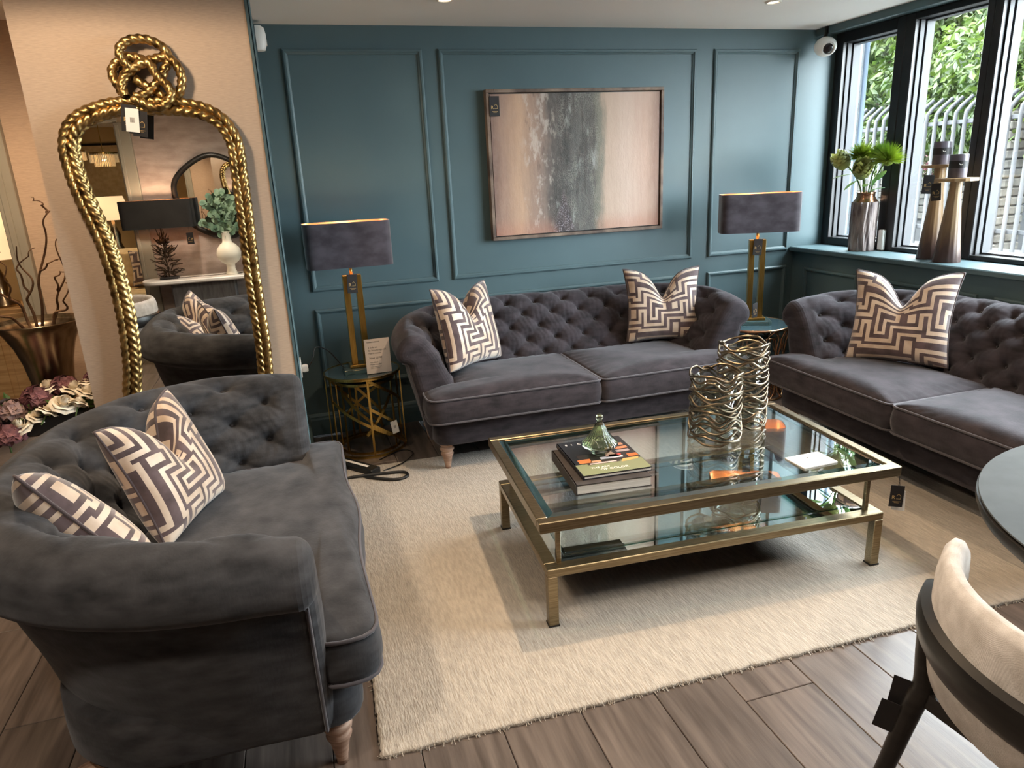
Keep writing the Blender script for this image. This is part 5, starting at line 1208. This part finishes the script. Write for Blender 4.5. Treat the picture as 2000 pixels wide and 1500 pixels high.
for k, (dx, dy, dz) in enumerate(((0, 0, .40), (-.14, .03, .30), (.13, .05, .28), (-.07, .06, .36), (.08, -.02, .34), (-.18, .05, .14), (.17, .06, .12))):
    t = thing('eucalyptus_sprig', ('tallest eucalyptus sprig', 'left-leaning eucalyptus sprig', 'right-leaning eucalyptus sprig', 'eucalyptus sprig left of the tallest', 'eucalyptus sprig right of the tallest', 'low left eucalyptus sprig', 'low right eucalyptus sprig')[k]+' in the cream ball vase', 'foliage', (-.60, .01, 1.12), group='eucalyptus sprigs in the cream vase')
    Pp = catmull([(0, 0, -.05), (dx*.3, dy*.3, dz*.45), (dx, dy, dz)], 8); MB().tube(Pp, .003, 5).build('stem', M['stemgreen'], t, smooth=True); mb = MB(); g = np.random.default_rng(40+k)
    for q in Pp[4:]:
        for e in (-1, 1):
            d_ = Vector((g.normal(), g.normal()*.7, .3+.3*g.random())).normalized(); c = Vector(q)+d_*.022; s1 = d_.cross(Vector((0, 1, .2))).normalized(); rr = .018+.014*g.random()
            ring = [tuple(c+(d_*math.cos(2*PI*i/8)+s1*math.sin(2*PI*i/8))*rr) for i in range(8)]; mb.add(ring, [tuple(range(8))])
    mb.build('leaves', M['euc'], t)['kind'] = 'stuff'
om = thing('organic_mirror', 'wavy dark-framed organic mirror on the taupe wall seen in the rope mirror', 'mirror', (-.62, -.198, 1.48))
pts = [(.40*math.cos(a)*(1+.06*math.sin(3*a+.5)), .37*math.sin(a)*(1+.05*math.sin(4*a+1))) for a in np.linspace(0, 2*PI, 65)[:-1]]
inn = offset_poly(np.array(pts), -.045); rows = [[(x, 0, z) for x, z in pts], [(x, .028, z) for x, z in pts], [(x, .032, z) for x, z in (np.array(pts)*.4+inn*.6)], [(x, .024, z) for x, z in inn], [(x, .010, z) for x, z in inn]]
MB().grid(np.array(rows), cv=True, flip=True).build('frame', M['blackwood'], om, smooth=True); mb = MB(); fill_ngon(mb, [(x, .012, z) for x, z in inn]); mb.build('mirror_glass', M['mirror'], om)
# warm room
M['linen'] = vary(mat('cream_linen', srgb(222, 200, 156), .85), srgb(212, 188, 144), srgb(230, 210, 170), 20)
ls = thing('cream_sofa', 'cream sofa in the warm room seen through the doorway in the mirror', 'sofa', (-2.0, -2.35, 0))
MB().box(-1.0, 1.0, -.45, .42, .10, .44, ch=.03).build('seat', M['linen'], ls, angle=40); MB().box(-1.0, 1.0, -.47, -.22, .44, .90, ch=.05).build('backrest', M['linen'], ls, angle=40)
for x in (-.95, .95): MB().box(x-.10, x+.10, -.45, .42, .10, .64, ch=.04).build('arm', M['linen'], ls, angle=40)
for x in (-.9, .9):
    for y in (-.4, .36): MB().box(x-.025, x+.025, y-.025, y+.025, 0, .11).build('leg', M['blackwood'], ls)
pc = make_pillow('brown lattice-patterned cushion on the cream sofa in the mirror', (-1.72, -2.42, .47), PI, -.30, 0, h=.22, chop=.06, seed=9, bands=17)
def chandelier(label, x, y, z):
    t = thing('crystal_chandelier', label, 'chandelier', (x, y, z), group='tiered crystal chandeliers'); t.scale = (.62, .62, .62)
    MB().lathe([(.20, -.04), (.215, -.04), (.215, 0), (.20, 0)], 40).build('band', M['brass'], t); MB().tube([(0, 0, 0), (0, 0, (HC-z)/.62)], .006, 6).build('rod', M['brass'], t)
    MB().tube([(-.2, 0, -.005), (.2, 0, -.005)], .005, 6).tube([(0, -.2, -.005), (0, .2, -.005)], .005, 6).build('spokes', M['brass'], t)
    for r_, h_, n in ((.21, .14, 48), (.15, .20, 36)):
        mb = MB()
        for k in range(n): a = 2*PI*k/n; mb.tube([(r_*math.cos(a), r_*math.sin(a), -.02), (r_*math.cos(a), r_*math.sin(a), -.02-h_)], .007, 5)
        mb.build('crystal_tier', mat('lit_crystal', srgb(250, 226, 180), .2, emit=(1, .78, .45), es=.06), t)
    MB().sphere((0, 0, -.08), .04, 10, 8).build('bulb', mat('dim_bulb', (1, .8, .6), .4, emit=(1, .74, .46), es=.8), t)
    l2 = bpy.data.lights.new('chandelier_light', 'POINT'); l2.energy = 4; l2.color = (1, .70, .36); l2.shadow_soft_size = .02; o2 = bpy.data.objects.new('chandelier_light', l2); C.objects.link(o2); o2.parent = t; o2.location = (0, 0, -.10)
chandelier('tiered crystal chandelier nearer the doorway edge in the mirror', -1.78, -1.5, 1.96); chandelier('tiered crystal chandelier half cut off at the left of the mirror', -2.12, -1.7, 2.0)
st = thing('sofa_back_table', 'dark narrow table behind the cream sofa in the mirror', 'table', (-2.0, -3.1, 0)); MB().box(-.9, .9, -.18, .18, .80, .84, ch=.003).build('table_top', M['blackwood'], st)
for x in (-.85, .85): MB().box(x-.03, x+.03, -.15, .15, 0, .80).build('leg', M['blackwood'], st)
gl = thing('glowing_table_lamp', 'glowing cream lamp behind the cream sofa in the mirror', 'lamp', (-2.15, -3.05, .8405)); MB().lathe([(.14, .40), (.24, .40), (.16, .68), (.155, .68), (.235, .405)], 32).build('lamp_shade', M['glow'], gl, smooth=True); MB().lathe([(.001, 0), (.07, 0), (.08, .03), (.05, .12), (.06, .22), (.02, .34), (.01, .46), (.001, .46)], 24).build('base', M['nickel'], gl, smooth=True)
fp = thing('framed_print', 'pale framed print on the far wall of the warm room', 'picture', (-2.45, -4.049, 1.75)); MB().box(-.40, .40, 0, .03, -.45, .45, ch=.004).build('frame', M['blackwood'], fp); MB().box(-.37, .37, .0305, .032, -.42, .42).build('print_sheet', M['linen'], fp)
